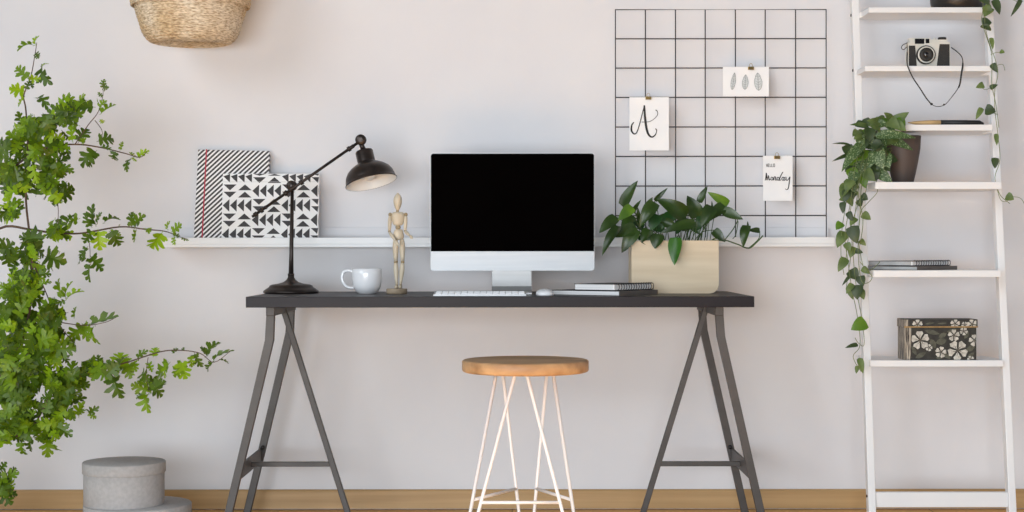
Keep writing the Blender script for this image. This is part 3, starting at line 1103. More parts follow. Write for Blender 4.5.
m.lathe([(0, -0.016), (0.012, -0.016), (0.0165, -0.012), (0.0165, 0.012), (0.012, 0.016), (0, 0.016)], 24, M_=RY, centre=el + Vector((0, -0.008, 0)))
m.lathe([(0, 0.014), (0.0075, 0.014), (0.0075, 0.020), (0.004, 0.022), (0, 0.022)], 6, M_=RY, centre=el + Vector((0, -0.008, 0)), smooth=False)
m.build('elbow_knuckle', 'bronze', lamp)
ae = W(253.7, 215.5, D - 0.02); at_ = W(357.5, 143, D - 0.02)
m = MB(OL)
m.tube([ae, at_], 0.0047, 12)
dv = (at_ - ae).normalized()
for t_, rr, ln in ((0.02, 0.0075, 0.012), (0.075, 0.0085, 0.010), (0.115, 0.0062, 0.006), (0.31, 0.0085, 0.012), (0.46, 0.0085, 0.012), (0.92, 0.0085, 0.010), (0.94, 0.0062, 0.02)):
    p = ae + (at_ - ae) * t_
    m.tube([p - dv * ln / 2, p + dv * ln / 2], rr, 12)
m.tube([ae - dv * 0.006, ae], 0.0045, 10)
m.build('arm', 'bronze', lamp)
kn = W(361, 139.8, D - 0.02)
m = MB(OL)
m.lathe([(0, -0.012), (0.013, -0.012), (0.0175, -0.008), (0.0175, 0.008), (0.013, 0.012), (0, 0.012)], 24, M_=RY, centre=kn)
m.lathe([(0, 0.011), (0.0075, 0.011), (0.0075, 0.016), (0, 0.016)], 6, M_=RY, centre=kn, smooth=False)
m.build('shade_knuckle', 'bronze', lamp)
# shade: axis points down, slightly right and slightly towards the room
rim = W(371.4, 182.6, D - 0.03)
nk = W(363.4, 147.5, D - 0.0)
axis = (nk - rim)
axis.x += 0
axis = Vector((axis.x, 0, axis.z)).normalized()
axis = (axis + Vector((0, 0.20, 0))).normalized()
rot = Vector((0, 0, 1)).rotation_difference(axis).to_matrix().to_4x4()
hgt = 0.060
outer = [(0.0825, 0.0), (0.0840, 0.002), (0.0815, 0.004), (0.0800, 0.014), (0.0765, 0.028), (0.068, 0.042), (0.054, 0.054), (0.040, 0.062), (0.030, 0.067), (0.0285, 0.071),
         (0.0285, 0.104), (0.026, 0.108), (0.010, 0.112), (0, 0.112)]
m = MB(OL)
m.lathe(outer, 48, M_=rot, centre=rim)
sh = m.build('shade', 'bronze', lamp)
m = MB(OL)
m.lathe([(0.0822, 0.0005), (0.0795, 0.006), (0.077, 0.014), (0.073, 0.027), (0.065, 0.040), (0.051, 0.051), (0.036, 0.059), (0.0, 0.062)], 48, M_=rot, centre=rim)
m.build('shade_lining', 'inner_white', sh)
m = MB(OL)
m.ball(rim + axis * 0.030, 0.022, segs=16, rings=10)
m.tube([rim + axis * 0.045, rim + axis * 0.064], 0.013, 14)
m.build('bulb', 'inner_white', sh)
m = MB(OL)
top = rim + axis * 0.110
m.tube([top, kn + Vector((0, 0, -0.012))], [0.009, 0.007], 12)
m.build('shade_stem', 'bronze', lamp)

# ------------------------------------------------------------------ planter with pothos
D = 5.2
a, b = W(631.5, 293.4, D), W(718.8, 240.6, D)
pl = thing('planter', 'pale plywood planter with rounded lower corners holding a green pothos', 'planter', ((a.x + b.x) / 2, D - CY + 0.07, DZ))
OP = pl.location.copy()
yf = D - CY
yb = yf + 0.135


def uprofile(x0, x1, z0, z1, r, n=8):
    pts = [(x0, z1)]
    for i in range(n + 1):
        t = R(180 + 90 * i / n); pts.append((x0 + r + r * math.cos(t), z0 + r + r * math.sin(t)))
    for i in range(n + 1):
        t = R(270 + 90 * i / n); pts.append((x1 - r + r * math.cos(t), z0 + r + r * math.sin(t)))
    pts.append((x1, z1))
    return pts


o1 = uprofile(a.x, b.x, DZ, b.z, 0.028)
m = MB(OP)
m.prism(o1, yf, yf + 0.008, bevel=0.0008)
m.prism(o1, yb - 0.008, yb, bevel=0.0008)
# bent side-and-bottom band
i1 = uprofile(a.x + 0.006, b.x - 0.006, DZ + 0.006, b.z, 0.023)
A = [m.bm.verts.new(Vector((p[0], yf + 0.008, p[1])) - m.o) for p in o1]
B = [m.bm.verts.new(Vector((p[0], yb - 0.008, p[1])) - m.o) for p in o1]
Ai = [m.bm.verts.new(Vector((p[0], yf + 0.008, p[1])) - m.o) for p in i1]
Bi = [m.bm.verts.new(Vector((p[0], yb - 0.008, p[1])) - m.o) for p in i1]
for i in range(len(o1) - 1):
    m._face([A[i], B[i], B[i + 1], A[i + 1]], True)
    m._face([Ai[i + 1], Bi[i + 1], Bi[i], Ai[i]], True)
m._face([A[0], Ai[0], Bi[0], B[0]]); m._face([Ai[-1], A[-1], B[-1], Bi[-1]])
m.build('box', 'plywood', pl)
m = MB(OP)
m.box((a.x + 0.006, yf + 0.008, b.z - 0.04), (b.x - 0.006, yb - 0.008, b.z - 0.02))
m.build('soil', 'soil', pl)

Z = lambda u, v: (595 + u / 5.39, 175 + v / 5.39)
leaves = [  # base, tip, width px, depth, kind
    ((150, 172), (230, 30), 13, 5.27, 0), ((118, 228), (22, 312), 14, 5.22, 0), ((132, 278), (36, 432), 11, 5.19, 0),
    ((202, 172), (124, 245), 12, 5.21, 1), ((208, 222), (140, 285), 13, 5.24, 0), ((222, 285), (102, 335), 14, 5.21, 0),
    ((222, 290), (143, 420), 15, 5.20, 0), ((322, 140), (392, 70), 5, 5.30, 0), ((210, 200), (248, 134), 5, 5.29, 0),
    ((328, 150), (240, 280), 15, 5.22, 0), ((488, 235), (332, 128), 19, 5.25, 0), ((418, 235), (298, 250), 12, 5.24, 0),
    ((545, 262), (350, 312), 11, 5.20, 0), ((552, 230), (498, 112), 17, 5.26, 0), ((562, 150), (606, 62), 8, 5.29, 0),
    ((718, 160), (608, 93), 10, 5.27, 1), ((636, 172), (572, 280), 15, 5.21, 0), ((698, 166), (606, 248), 13, 5.25, 0),
    ((690, 190), (798, 240), 11, 5.24, 0), ((640, 298), (702, 362), 10, 5.20, 0), ((822, 272), (798, 390), 11, 5.2, 0),
    ((888, 302), (822, 300), 6, 5.22, 0), ((440, 336), (428, 487), 15, 5.185, 2), ((345, 320), (322, 398), 16, 5.195, 0),
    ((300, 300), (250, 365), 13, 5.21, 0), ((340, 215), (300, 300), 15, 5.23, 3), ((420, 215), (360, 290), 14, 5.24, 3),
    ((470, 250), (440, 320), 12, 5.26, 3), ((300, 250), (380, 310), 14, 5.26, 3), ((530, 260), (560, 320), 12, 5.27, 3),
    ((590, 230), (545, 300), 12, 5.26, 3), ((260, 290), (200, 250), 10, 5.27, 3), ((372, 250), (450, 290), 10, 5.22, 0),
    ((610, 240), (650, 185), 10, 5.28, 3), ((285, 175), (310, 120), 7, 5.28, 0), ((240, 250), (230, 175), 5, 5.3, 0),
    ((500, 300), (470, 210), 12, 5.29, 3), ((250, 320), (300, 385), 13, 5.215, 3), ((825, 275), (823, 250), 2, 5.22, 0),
    ((632, 200), (630, 140), 3, 5.27, 0),
]
fol = MB(OP)
stm = MB(OP)
zsoil = b.z - 0.022
for (bu, tu, wpx, dd, kind) in leaves:
    bp, tp = W(*Z(*bu), dd), W(*Z(*tu), dd - 0.012 + rng.uniform(-0.01, 0.01))
    fol.mi = 1 if kind in (1, 2) else 0
    if kind == 2:
        fol.mi = 2
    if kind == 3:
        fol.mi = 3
    hint = Vector((-0.25 + rng.uniform(-0.3, 0.3), -1, 0.35 + rng.uniform(-0.3, 0.3)))
    if bp.z > H - (238 - 250) * dd / F:
        pass
    fol.leaf(bp, tp, wpx * 0.98 * dd / F, hint, curl=rng.uniform(0.05, 0.13), fold=rng.uniform(0.15, 0.4))
    # petiole down into the soil
    rx = min(max(bp.x * 0.55 + (a.x + b.x) / 2 * 0.45 + rng.uniform(-0.03, 0.03), a.x + 0.03), b.x - 0.03)
    root = Vector((rx, yf + rng.uniform(0.045, 0.095), zsoil))
    if bu[0] < 700:
        mid = (bp + root) / 2 + Vector((0, 0.0, 0.02))
        if bp.z < b.z + 0.012:
            mid = Vector(((bp.x + root.x) / 2, (bp.y + root.y) / 2, b.z + 0.014))
        stm.tube(smooth_path([root, mid, bp], 5), 0.0013, 5)
fol.mi = 0
for i in range(11):
    x = W(682 + i * 3.0, 0, 5.27).x
    stm.tube([Vector((x * 0.97 + 0.01, yf + 0.06 + rng.uniform(-0.015, 0.02), zsoil)), Vector((x + rng.uniform(-0.004, 0.012), yf + 0.06, W(0, 214 + rng.uniform(-6, 6), 5.27).z))], 0.0012, 5)
# the vine arching to the right
vp = [Z(640, 345), Z(700, 352), Z(770, 375), Z(828, 396), Z(870, 365), Z(905, 328)]
stm.tube(smooth_path([Vector((b.x - 0.03, yf + 0.04, zsoil))] + [W(*p, 5.2) for p in vp], 5), 0.0022, 6)
vp = [Z(828, 396), Z(882, 345), Z(888, 302)]
stm.tube(smooth_path([W(*p, 5.2) for p in vp], 5), 0.0014, 6)
vp = [Z(700, 350), Z(740, 300), Z(768, 250), Z(765, 232)]
stm.tube(smooth_path([W(*p, 5.21) for p in vp], 5), 0.0017, 6)
vp = [Z(742, 345), Z(760, 320), Z(772, 250)]
stm.tube(smooth_path([W(*p, 5.21) for p in vp], 5), 0.0012, 6)
vp = [Z(720, 355), Z(690, 355), Z(632, 350)]
stm.tube(smooth_path([W(*p, 5.21) for p in vp], 5), 0.0016, 6)
vp = [Z(800, 388), Z(826, 300), Z(822, 272)]
stm.tube(smooth_path([W(*p, 5.205) for p in vp], 5), 0.0012, 6)
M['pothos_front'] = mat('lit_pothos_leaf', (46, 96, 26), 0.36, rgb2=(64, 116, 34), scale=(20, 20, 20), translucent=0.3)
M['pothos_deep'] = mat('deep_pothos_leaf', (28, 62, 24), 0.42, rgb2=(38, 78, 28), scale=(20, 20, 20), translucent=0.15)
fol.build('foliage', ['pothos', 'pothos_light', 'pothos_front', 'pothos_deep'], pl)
stm.build('stems', 'pothos_stem', pl)

# ------------------------------------------------------------------ basket on the wall
D = 5.355
c = W(190.8, 0, D)
bk = thing('wicker_basket', 'round seagrass basket with a folded cuff hanging high on the wall', 'basket', (c.x, D - CY, 1.545))
OB = bk.location.copy()
key = [(0.0, 0.006), (0.06, 0.004), (0.105, 0.001), (0.122, 0.0), (0.134, 0.006), (0.145, 0.018), (0.155, 0.036), (0.162, 0.06), (0.170, 0.085), (0.176, 0.11), (0.176, 0.16), (0.172, 0.26), (0.166, 0.34)]
kp = smooth_path([Vector((r_, 0, z_)) for r_, z_ in key], 8)


def coils(path, step=0.0026, pitch=0.0125, amp=0.0021):
    """profile resampled by length, with the bulge of every coil row"""
    out = []
    run = 0.0
    rows = []
    for p0, p1 in zip(path, path[1:]):
        L_ = (p1 - p0).length
        n_ = max(1, round(L_ / step))
        d_ = (p1 - p0).normalized() if L_ > 0 else Vector((1, 0, 0))
        nn = Vector((d_.z, 0, -d_.x))
        for i in range(n_):
            s0 = run + L_ * i / n_
            q0 = p0 + (p1 - p0) * (i / n_) + nn * (amp * abs(math.sin(math.pi * s0 / pitch)))
            out.append((max(0.0, q0.x) if s0 > 1e-6 else 0.0, q0.z + 0.0))
            rows.append(int(s0 / pitch))
        run += L_
    return out, rows


pr, rows_ = coils(kp)
m = MB(OB)
wv = lambda a_, k_: 0.0011 * math.sin(76 * a_ + rows_[k_] * 2.1 + k_ * 0.9)
m.lathe(pr, 300, centre=OB, rfun=wv)
inn = [(v.x - 0.006, v.z) for v in kp[::-1] if v.x > 0.12 and v.z > 0.012] + [(0.0, 0.012)]
m.lathe([pr[-1]] + inn, 60, centre=OB)
m.build('body', 'seagrass', bk)
m = MB(OB)
ck = [(0.176, 0.128), (0.181, 0.121), (0.186, 0.1165), (0.1895, 0.121), (0.191, 0.14), (0.193, 0.19), (0.190, 0.25), (0.184, 0.32), (0.176, 0.345), (0.166, 0.34)]
cp = smooth_path([Vector((r_, 0, z_)) for r_, z_ in ck], 5)
pr2, rows_ = coils(cp)
m.lathe(pr2, 300, centre=OB, rfun=wv)
m.build('cuff', 'seagrass', bk)
m = MB(OB)
hp = [(OB.x - 0.05, -0.02, 1.88), (OB.x - 0.045, -0.016, 1.93), (OB.x, -0.014, 1.955), (OB.x + 0.045, -0.016, 1.93), (OB.x + 0.05, -0.02, 1.88)]
m.tube(smooth_path(hp, 6), 0.007, 10)
m.build('handle', 'seagrass', bk)
hk = MB((OB.x, 0, 1.95))
hk.tube(smooth_path([(OB.x, 0.0, 1.955), (OB.x, -0.02, 1.945), (OB.x, -0.032, 1.95), (OB.x, -0.034, 1.97)], 5), 0.003, 8)
hk.lathe([(0, 0), (0.012, 0), (0.012, 0.003), (0, 0.004)], 20, M_=Matrix.Rotation(R(90), 4, 'X'), centre=(OB.x, 0.0, 1.957))
tag(hk.build('wall_hook', 'brass'), 'small brass wall hook holding the seagrass basket', 'hook')

# ------------------------------------------------------------------ round storage boxes
D = 5.06
c1 = W(137.5, 0, D); c2 = W(123.9, 0, D - 0.01)
def round_box(c, rr, z0, h, lidh, label):
    t = thing('storage_box', label, 'box', (c.x, c.y, z0), 'round grey storage boxes stacked on the floor')
    m = MB(); m.lathe([(0, 0), (rr - 0.005, 0), (rr - 0.004, 0.001), (rr - 0.004, h - 0.006), (0, h - 0.006)], 64); m.build('body', 'box_grey', t)
    m = MB(); m.lathe([(rr - 0.004, h - lidh), (rr - 0.0005, h - lidh), (rr, h - lidh + 0.001), (rr, h - 0.002), (rr - 0.002, h), (0, h)], 64); m.build('lid', 'box_grey', t)
round_box(c1, 0.163, 0.0, 0.096, 0.034, 'wide flat grey round box on the floor, under the smaller box')
round_box(c2, 0.1252, 0.0965, 0.130, 0.033, 'small tall grey round box stacked on the wide flat one')

# ------------------------------------------------------------------ leafy branches at the left
VD = 4.8
vc = W(-62, 0, VD)
tree = thing('leafy_plant', 'tall leafy plant with bright green lobed leaves at the left edge', 'plant', (vc.x, vc.y, 0))
OT = tree.location.copy()
m = MB(OT)
m.lathe([(0, 0), (0.075, 0), (0.08, 0.004), (0.105, 0.06), (0.115, 0.13), (0.105, 0.20), (0.07, 0.26), (0.05, 0.30), (0.056, 0.33), (0.051, 0.33), (0.045, 0.30), (0.06, 0.26), (0.09, 0.2), (0.0, 0.02)], 40, centre=(OT.x, OT.y, 0))
m.build('vase', 'glass_vase', tree)
m = MB(OT)
mouth = Vector((OT.x, OT.y, 0.30))
inside = Vector((OT.x, OT.y, 0.06))
def br_(pts, d0, d1, r0, r1, root=False):
    P = []
    n = len(pts)
    for i, (x, y) in enumerate(pts):
        P.append(W(x, y, d0 + (d1 - d0) * i / max(1, n - 1)))
    if root:
        P = [inside, mouth] + P
    P = smooth_path(P, 5)
    n = len(P)
    m.tube(P, [r0 + (r1 - r0) * i / (n - 1) for i in range(n)], 6)
    return P
br_([(-30, 405), (8, 365), (28, 318), (32, 260), (26, 200), (28, 150), (26, 110), (24, 95), (31, 76), (35, 55), (37, 42)], 4.8, 4.78, 0.0055, 0.0008, True)
br_([(-40, 330), (-25, 262), (0, 228), (30, 229), (50, 232), (80, 233), (120, 226.5), (145, 229), (165, 231), (178, 236), (188, 239)], 4.8, 4.85, 0.005, 0.0008, True)
br_([(-45, 380), (-38, 290), (-25, 210), (10, 170), (45, 148), (75, 144), (100, 147), (125, 153), (140, 157), (147, 151)], 4.8, 4.75, 0.005, 0.0008, True)
br_([(75, 144), (88, 125), (98, 112), (103, 95), (103, 83)], 4.77, 4.74, 0.0016, 0.0006)
br_([(95, 120), (102, 130), (102, 141)], 4.76, 4.74, 0.0012, 0.0006)
br_([(-42, 430), (-15, 446), (0, 442), (15, 436), (32, 427), (45, 405), (55, 388), (75, 378), (95, 371), (130, 361), (160, 351.5), (180, 350), (200, 353), (214, 362), (230, 351)], 4.8, 4.7, 0.0045, 0.0008, True)
br_([(32, 260), (45, 290), (60, 325), (75, 343)], 4.8, 4.75, 0.002, 0.0008)
br_([(60, 322), (85, 325), (105, 322), (116, 317)], 4.77, 4.72, 0.0015, 0.0007)
br_([(148, 357), (146, 375), (149, 391)], 4.72, 4.70, 0.0010, 0.0006)
br_([(88, 233), (90, 250), (90, 265)], 4.82, 4.80, 0.0012, 0.0006)
br_([(-30, 470), (-12, 478), (5, 474)], 4.8, 4.75, 0.002, 0.001, True)
br_([(28, 150), (50, 175), (58, 205), (57, 230)], 4.78, 4.74, 0.0018, 0.0008)
m.build('branches', 'bark', tree)

lf = MB(OT)
rg = random.Random(21)


def put(bx_, by_, tx_, ty_, D_, wd=1.0, mi=None):
    lf.mi = mi if mi is not None else rg.choice([0, 0, 1, 1, 1, 2])
    bp = W(bx_, by_, D_); tp = W(tx_, ty_, D_ + rg.uniform(-0.03, 0.03))
    hint = Vector((-0.3 + rg.uniform(-0.8, 0.8), -1, 0.3 + rg.uniform(-0.8, 0.8)))
    lf.lobed(bp, tp, hint, width=wd, curl=rg.uniform(-0.05, 0.3), fold=rg.uniform(0.05, 0.5), jit=0.025, rg=rg)


singles = [
    (36, 45, 38, 35, 0.8), (35, 45, 17, 49, 0.8), (36, 52, 39, 58, 0.8), (41, 66, 51, 84, 0.75), (42, 66, 49, 63, 0.7), (29, 79, 16, 66, 0.7), (28, 78, 40, 78, 0.6), (30, 80, 33, 88, 0.6),
    (26, 91, 9, 88, 0.9), (25, 96, 18, 106, 0.8), (27, 90, 30, 80, .7), (23, 125, 18, 111, 0.7), (28, 120, 33, 115, 0.7), (27, 130, 12, 130, .9),
    (104, 88, 104, 79, 0.9), (103, 86, 109, 87, 0.7), (103, 96, 98, 92, 0.7), (101, 106, 97, 98, 0.7), (99, 108, 107, 100, 0.8), (100, 114, 116, 104, 0.6), (100, 119, 104, 122, 0.7),
    (78, 143, 88, 128, 1.0), (73, 142, 71, 124, 0.5), (97, 141, 114, 139, 1.05), (101, 146, 112, 150, 0.7), (116, 150, 115, 161, 1.0), (120, 150, 123, 141, 0.5),
    (97, 150, 81, 165, 0.9), (96, 151, 88, 167, 0.6), (82, 143, 86, 138, 0.7), (131, 158, 126, 171, 0.7), (134, 157, 129, 152, .6), (137, 157, 149, 150, 0.6), (132, 157, 137, 161, .6),
    (96, 226, 93, 204, 0.85), (97, 224, 101, 212, 0.7), (103, 223, 120, 218, 0.7), (92, 227, 85, 214, .8), (132, 228, 132, 211, 0.6), (134, 226, 145, 215, 0.8), (136, 229, 134, 242, 0.3), (146, 229, 149, 232, 0.8), (119, 227, 120, 224, .8),
    (163, 231, 151, 248, 0.8), (168, 230, 169, 221, 0.5), (171, 232, 182, 224, 1.0), (172, 233, 180, 237, 0.5), (174, 236, 175, 245, 0.8), (181, 237, 189, 240, 0.3),
    (98, 229, 100, 250, 0.9), (94, 230, 84, 243, 0.8), (110, 229, 120, 246, 0.85), (109, 231, 121, 235, 0.6), (88, 246, 80, 258, 0.7), (90, 255, 103, 271, 0.7), (88, 258, 78, 262, 0.7), (91, 262, 90, 282, 0.7),
    (45, 256, 65, 262, 1.1), (60, 251, 50, 270, 0.7), (80, 218, 67, 225, 0.9), (66, 228, 74, 214, 0.8), (56, 225, 48, 235, .8), (50, 222, 62, 238, .8),
    (66, 299, 57, 277, 0.35), (66, 299, 71, 281, 0.35), (66, 299, 84, 290, 0.35), (66, 300, 56, 303, 0.6), (62, 305, 66, 320, .9), (68, 312, 58, 318, .8), (74, 318, 76, 306, .7), (85, 325, 68, 338, 0.8), (82, 323, 88, 340, 0.7),
    (88, 324, 119, 316, 0.4), (95, 324, 97, 344, 0.6), (84, 324, 92, 333, 0.9), (75, 352, 75, 336, 0.9),
    (92, 368, 92, 358, 1.1), (101, 368, 103, 357, 0.5), (96, 370, 84, 366, .8), (120, 368, 121, 352, 1.2), (113, 372, 108, 381, 1.0), (114, 374, 121, 398, 0.9), (128, 363, 130, 378, 0.9), (134, 360, 136, 371, .7),
    (137, 359, 147, 350, 0.6), (153, 357, 156, 347, 0.9), (142, 372, 149, 380, 1.0), (148, 362, 152, 372, .6), (170, 362, 156, 379, 0.9), (168, 361, 164, 378, 0.6), (184, 361, 174, 377, 0.7), (180, 360, 186, 379, 0.9),
    (194, 352, 202, 367, 1.1), (190, 355, 192, 367, 0.7), (205, 357, 220, 341, 0.7), (208, 355, 200, 347, 0.7), (172, 353, 178, 348, .7), (182, 350, 184, 347, .7), (212, 362, 232, 349, 0.25), (214, 361, 207, 371, 0.4), (219, 359, 229, 363, 0.3),
    (149, 391, 131, 384, 0.8), (150, 391, 166, 381, 0.95), (149, 392, 148, 412, 1.0), (146, 393, 136, 398, .6),
    (88, 412, 98, 407, 0.7), (88, 412, 96, 418, 0.7), (84, 408, 78, 415, .8), (77, 378, 90, 385, .8), (80, 377, 86, 366, .7), (62, 385, 70, 398, .9),
    (8, 476, 16, 467, .8), (4, 480, 18, 472, .8), (2, 478, 6, 498, .9), (3, 486, 12, 494, .7), (0, 470, 6, 462, .8),
    (22, 440, 25, 455, .9), (33, 436, 30, 452, .8), (46, 438, 48, 456, .9), (50, 436, 60, 452, .8),
]
for s_ in singles:
    put(s_[0], s_[1], s_[2], s_[3], 4.76 + rg.uniform(-0.05, 0.05), s_[4], None)
fills = [(75, 110, 20, 14, 16), (45, 122, 20, 12, 14), (38, 145, 26, 16, 24), (10, 160, 14, 20, 12), (14, 180, 18, 18, 16), (40, 175, 22, 14, 16), (58, 168, 10, 12, 7), (58, 195, 12, 14, 9),
         (56, 226, 8, 12, 6), (10, 208, 14, 10, 6), (18, 214, 10, 7, 3), (62, 145, 8, 14, 5), (32, 247, 10, 12, 7), (6, 250, 10, 7, 4), (18, 290, 20, 18, 22), (35, 280, 14, 14, 9), (50, 315, 8, 14, 7),
         (22, 262, 10, 10, 3), (14, 325, 20, 22, 26), (42, 330, 18, 20, 18), (50, 348, 18, 14, 14), (16, 360, 20, 24, 28), (42, 380, 22, 22, 24), (12, 400, 20, 22, 22), (68, 385, 14, 16, 10), (66, 408, 16, 12, 12),
         (122, 368, 14, 6, 6), (95, 366, 12, 8, 5), (150, 384, 12, 8, 3), (3, 478, 8, 10, 4), (4, 492, 6, 6, 3), (30, 418, 26, 16, 20), (10, 436, 14, 12, 9), (50, 430, 14, 10, 8), (38, 100, 8, 6, 1)]
for (cx, cy, rx_, ry_, n_) in fills:
    for _ in range(int(n_ * (1.15 if cy < 235 else 1.6))):
        a_ = rg.uniform(0, 2 * math.pi); q_ = math.sqrt(rg.random())
        x = cx + rx_ * q_ * math.cos(a_); y = cy + ry_ * q_ * math.sin(a_)
        L_ = rg.uniform(12, 22)
        th = rg.uniform(0, 2 * math.pi) if rg.random() < 0.5 else math.atan2(y - cy, x - cx) + rg.uniform(-0.8, 0.8)
        put(x - L_ / 2 * math.cos(th), y - L_ / 2 * math.sin(th), x + L_ / 2 * math.cos(th), y + L_ / 2 * math.sin(th), 4.78 + rg.uniform(-0.14, 0.14), rg.uniform(0.7, 1.05))
lf.build('leaves', ['tree_leaf', 'tree_leaf_dark', 'tree_leaf_light'], tree)

# ------------------------------------------------------------------ ladder shelf
lad = thing('ladder_shelf', 'white leaning ladder shelf with narrow boards at the right', 'shelf', (1.34, -0.24, 0))
OS = lad.location.copy()
def rail_y(z):
    # front-leaning rail; D falls 0.153 per metre downward
    D_ = 5.142 + 0.1528 * z
    return D_ - CY
ztop = 2.55
XL, XR = 1.121, 1.558
for X in (XL, XR):
    m = MB(OS)
    wd = 0.023 if X == XL else 0.023
    dd = 0.036
    m.prism([(rail_y(0) - dd / 2, 0), (rail_y(0) + dd / 2, 0), (rail_y(ztop) + dd / 2, ztop), (rail_y(ztop) - dd / 2, ztop)], X - wd / 2, X + wd / 2, axis='x', bevel=0.002)
    m.build('side_rail', 'white', lad)
shelves = [  # px left, px right, y top, front D, back D, thickness px
    (869, 993, 7.6, 5.26, 5.43, 5.4), (865, 991, 66.2, 5.22, 5.41, 5.4), (871, 992, 125.0, 5.20, 5.42, 6.0), (875.5, 1001.5, 182.3, 5.17, 5.42, 7.2), (873.5, 1000.5, 270.7, 5.15, 5.40, 6.8), (870, 1003, 360.7, 5.185, 5.42, 6.4)]
shz = []
for (x0, x1, yt, df, db, th) in shelves:
    zt_ = H - (yt - 250) * df / F
    shz.append(zt_)
    X0, X1 = W(x0, 0, df).x, W(x1, 0, df).x
    xi0, xi1 = XL + 0.0115, XR - 0.0115
    m = MB(OS)
    t_ = th * df / F
    m.prism([(X0, df - CY), (X1, df - CY), (X1, min(rail_y(zt_) - 0.02, df - CY + 0.2)), (xi1, min(rail_y(zt_) - 0.02, df - CY + 0.2)), (xi1, db - CY), (xi0, db - CY), (xi0, min(rail_y(zt_) - 0.02, df - CY + 0.2)), (X0, min(rail_y(zt_) - 0.02, df - CY + 0.2))]
            if df - CY < rail_y(zt_) - 0.03 else [(xi0, df - CY), (xi1, df - CY), (xi1, db - CY), (xi0, db - CY)], zt_ - t_, zt_, axis='z', bevel=0.0012)
    m.build('shelf_board', 'white', lad)
m = MB(OS)
zc = W(0, 500, 5.15).z
m.box((XL + 0.0115, rail_y(zc) - 0.010, zc - 0.0235), (XR - 0.0115, rail_y(zc) + 0.010, zc + 0.0235), 0.0015)
m.build('cross_bar', 'white', lad)
for py in (16, 72, 496):
    D_ = 5.4 if py < 100 else 5.165
    z_ = H - (py - 250) * D_ / F
    m = MB(OS)
    m.lathe([(0, 0), (0.0045, 0), (0.0045, 0.0025), (0, 0.003)], 12, M_=Matrix.Rotation(R(-90), 4, 'Y'), centre=(XL - 0.0115, rail_y(z_), z_))
    m.build('screw', 'screw', lad)

# vintage camera on the second board
df = 5.27
zc = shz[1]
a, b = W(908.2, 0, df), W(950.5, 0, df)
yc_ = df - CY
cb = thing('camera', 'vintage silver and black film camera with a hanging strap', 'camera', ((a.x + b.x) / 2, yc_ + 0.02, zc))
OC = cb.location.copy()
bh_ = (66 - 40.5) * df / F
m = MB(OC)
m.prism(rrect(a.x, b.x, zc, zc + bh_, 0.006), yc_, yc_ + 0.038, bevel=0.0015)
m.build('body', 'chrome', cb)
m = MB(OC)
X = lambda p: W(p, 0, df).x
Zz = lambda p: W(0, p, df).z
m.prism([(X(909), zc + 0.001), (X(917), zc + 0.001), (X(915.3), Zz(46)), (X(909), Zz(46))], yc_ - 0.001, yc_ + 0.001)
m.build('leather_panel', 'leatherette', cb)
m = MB(OC)
m.prism([(X(936.7), zc + 0.001), (X(949.7), zc + 0.001), (X(949.7), Zz(44.5)), (X(939.8), Zz(44.5))], yc_ - 0.001, yc_ + 0.001)
m.build('leather_panel', 'leatherette', cb)
m = MB(OC)
m.prism(rrect(X(910), X(931), zc + bh_, Zz(38.2), 0.002), yc_ + 0.002, yc_ + 0.034, bevel=0.001)
m.prism(rrect(X(931), X(948), zc + bh_, Zz(39.8), 0.001), yc_ + 0.004, yc_ + 0.032, bevel=0.0005)
m.build('top_plate', 'chrome', cb)
m = MB(OC)
m.box((X(915), yc_ - 0.001, Zz(44.2)), (X(924.5), yc_ + 0.004, Zz(39)), 0.001)
m.box((X(925.8), yc_ - 0.001, Zz(43.6)), (X(929.5), yc_ + 0.004, Zz(39.2)), 0.0005)
m.build('viewfinder_window', 'lens', cb)
m = MB(OC)
m.lathe([(0, 0), (0.0135, 0), (0.0135, 0.008), (0.012, 0.009), (0, 0.009)], 28, centre=(X(943.8), yc_ + 0.018, Zz(39.9)))
m.build('film_dial', 'leatherette', cb)
m = MB(OC)
m.lathe([(0, 0), (0.004, 0), (0.004, 0.007), (0, 0.008)], 14, centre=(X(936), yc_ + 0.016, Zz(39.9)))
m.build('shutter_button', 'chrome', cb)
lc = Vector((X(925.6), yc_, Zz(55.5)))
RX = Matrix.Rotation(R(90), 4, 'X')
m = MB(OC)
m.lathe([(0.0, 0), (0.030, 0), (0.030, 0.010), (0.028, 0.012), (0.0265, 0.012)], 40, M_=RX, centre=lc)
m.lathe([(0.022, 0.0125), (0.0215, 0.018), (0.0145, 0.0175)], 40, M_=RX, centre=lc)
m.build('lens_barrel', 'leatherette', cb)
m = MB(OC)
m.lathe([(0.0270, 0.0118), (0.0262, 0.0135), (0.0225, 0.0142), (0.0220, 0.0115)], 40, M_=RX, centre=lc)
for i in range(30):
    t = 2 * math.pi * i / 30
    m.ball(lc + Vector((0.0245 * math.cos(t), -0.0142, 0.0245 * math.sin(t))), 0.0012, segs=6, rings=4)
m.build('focus_ring', 'chrome', cb)
m = MB(OC)
m.lathe([(0.0150, 0.0172), (0.013, 0.019), (0.0115, 0.0165), (0.0, 0.0165)], 32, M_=RX, centre=lc)
m.build('inner_ring', 'leatherette', cb)
m = MB(OC)
m.ball(lc + Vector((0, -0.013, 0)), 0.0098, 1, 0.55, 1)
m.build('lens_glass', 'lens', cb)
m = MB(OC)
zq = lambda u, v, d=5.235: W(890 + u / 5.69, 25 + v / 5.69, d)
left = [zq(98, 100, 5.29), zq(99, 150, 5.262), zq(98, 215, 5.25), zq(105, 245, 5.21), zq(130, 300, 5.208), zq(170, 360, 5.21), zq(205, 415, 5.21), zq(235, 453, 5.21)]
m.tube(smooth_path(left, 5), [0.0012] * 6 + [0.0022] * (len(smooth_path(left, 5)) - 6), 6, flat=1.0)
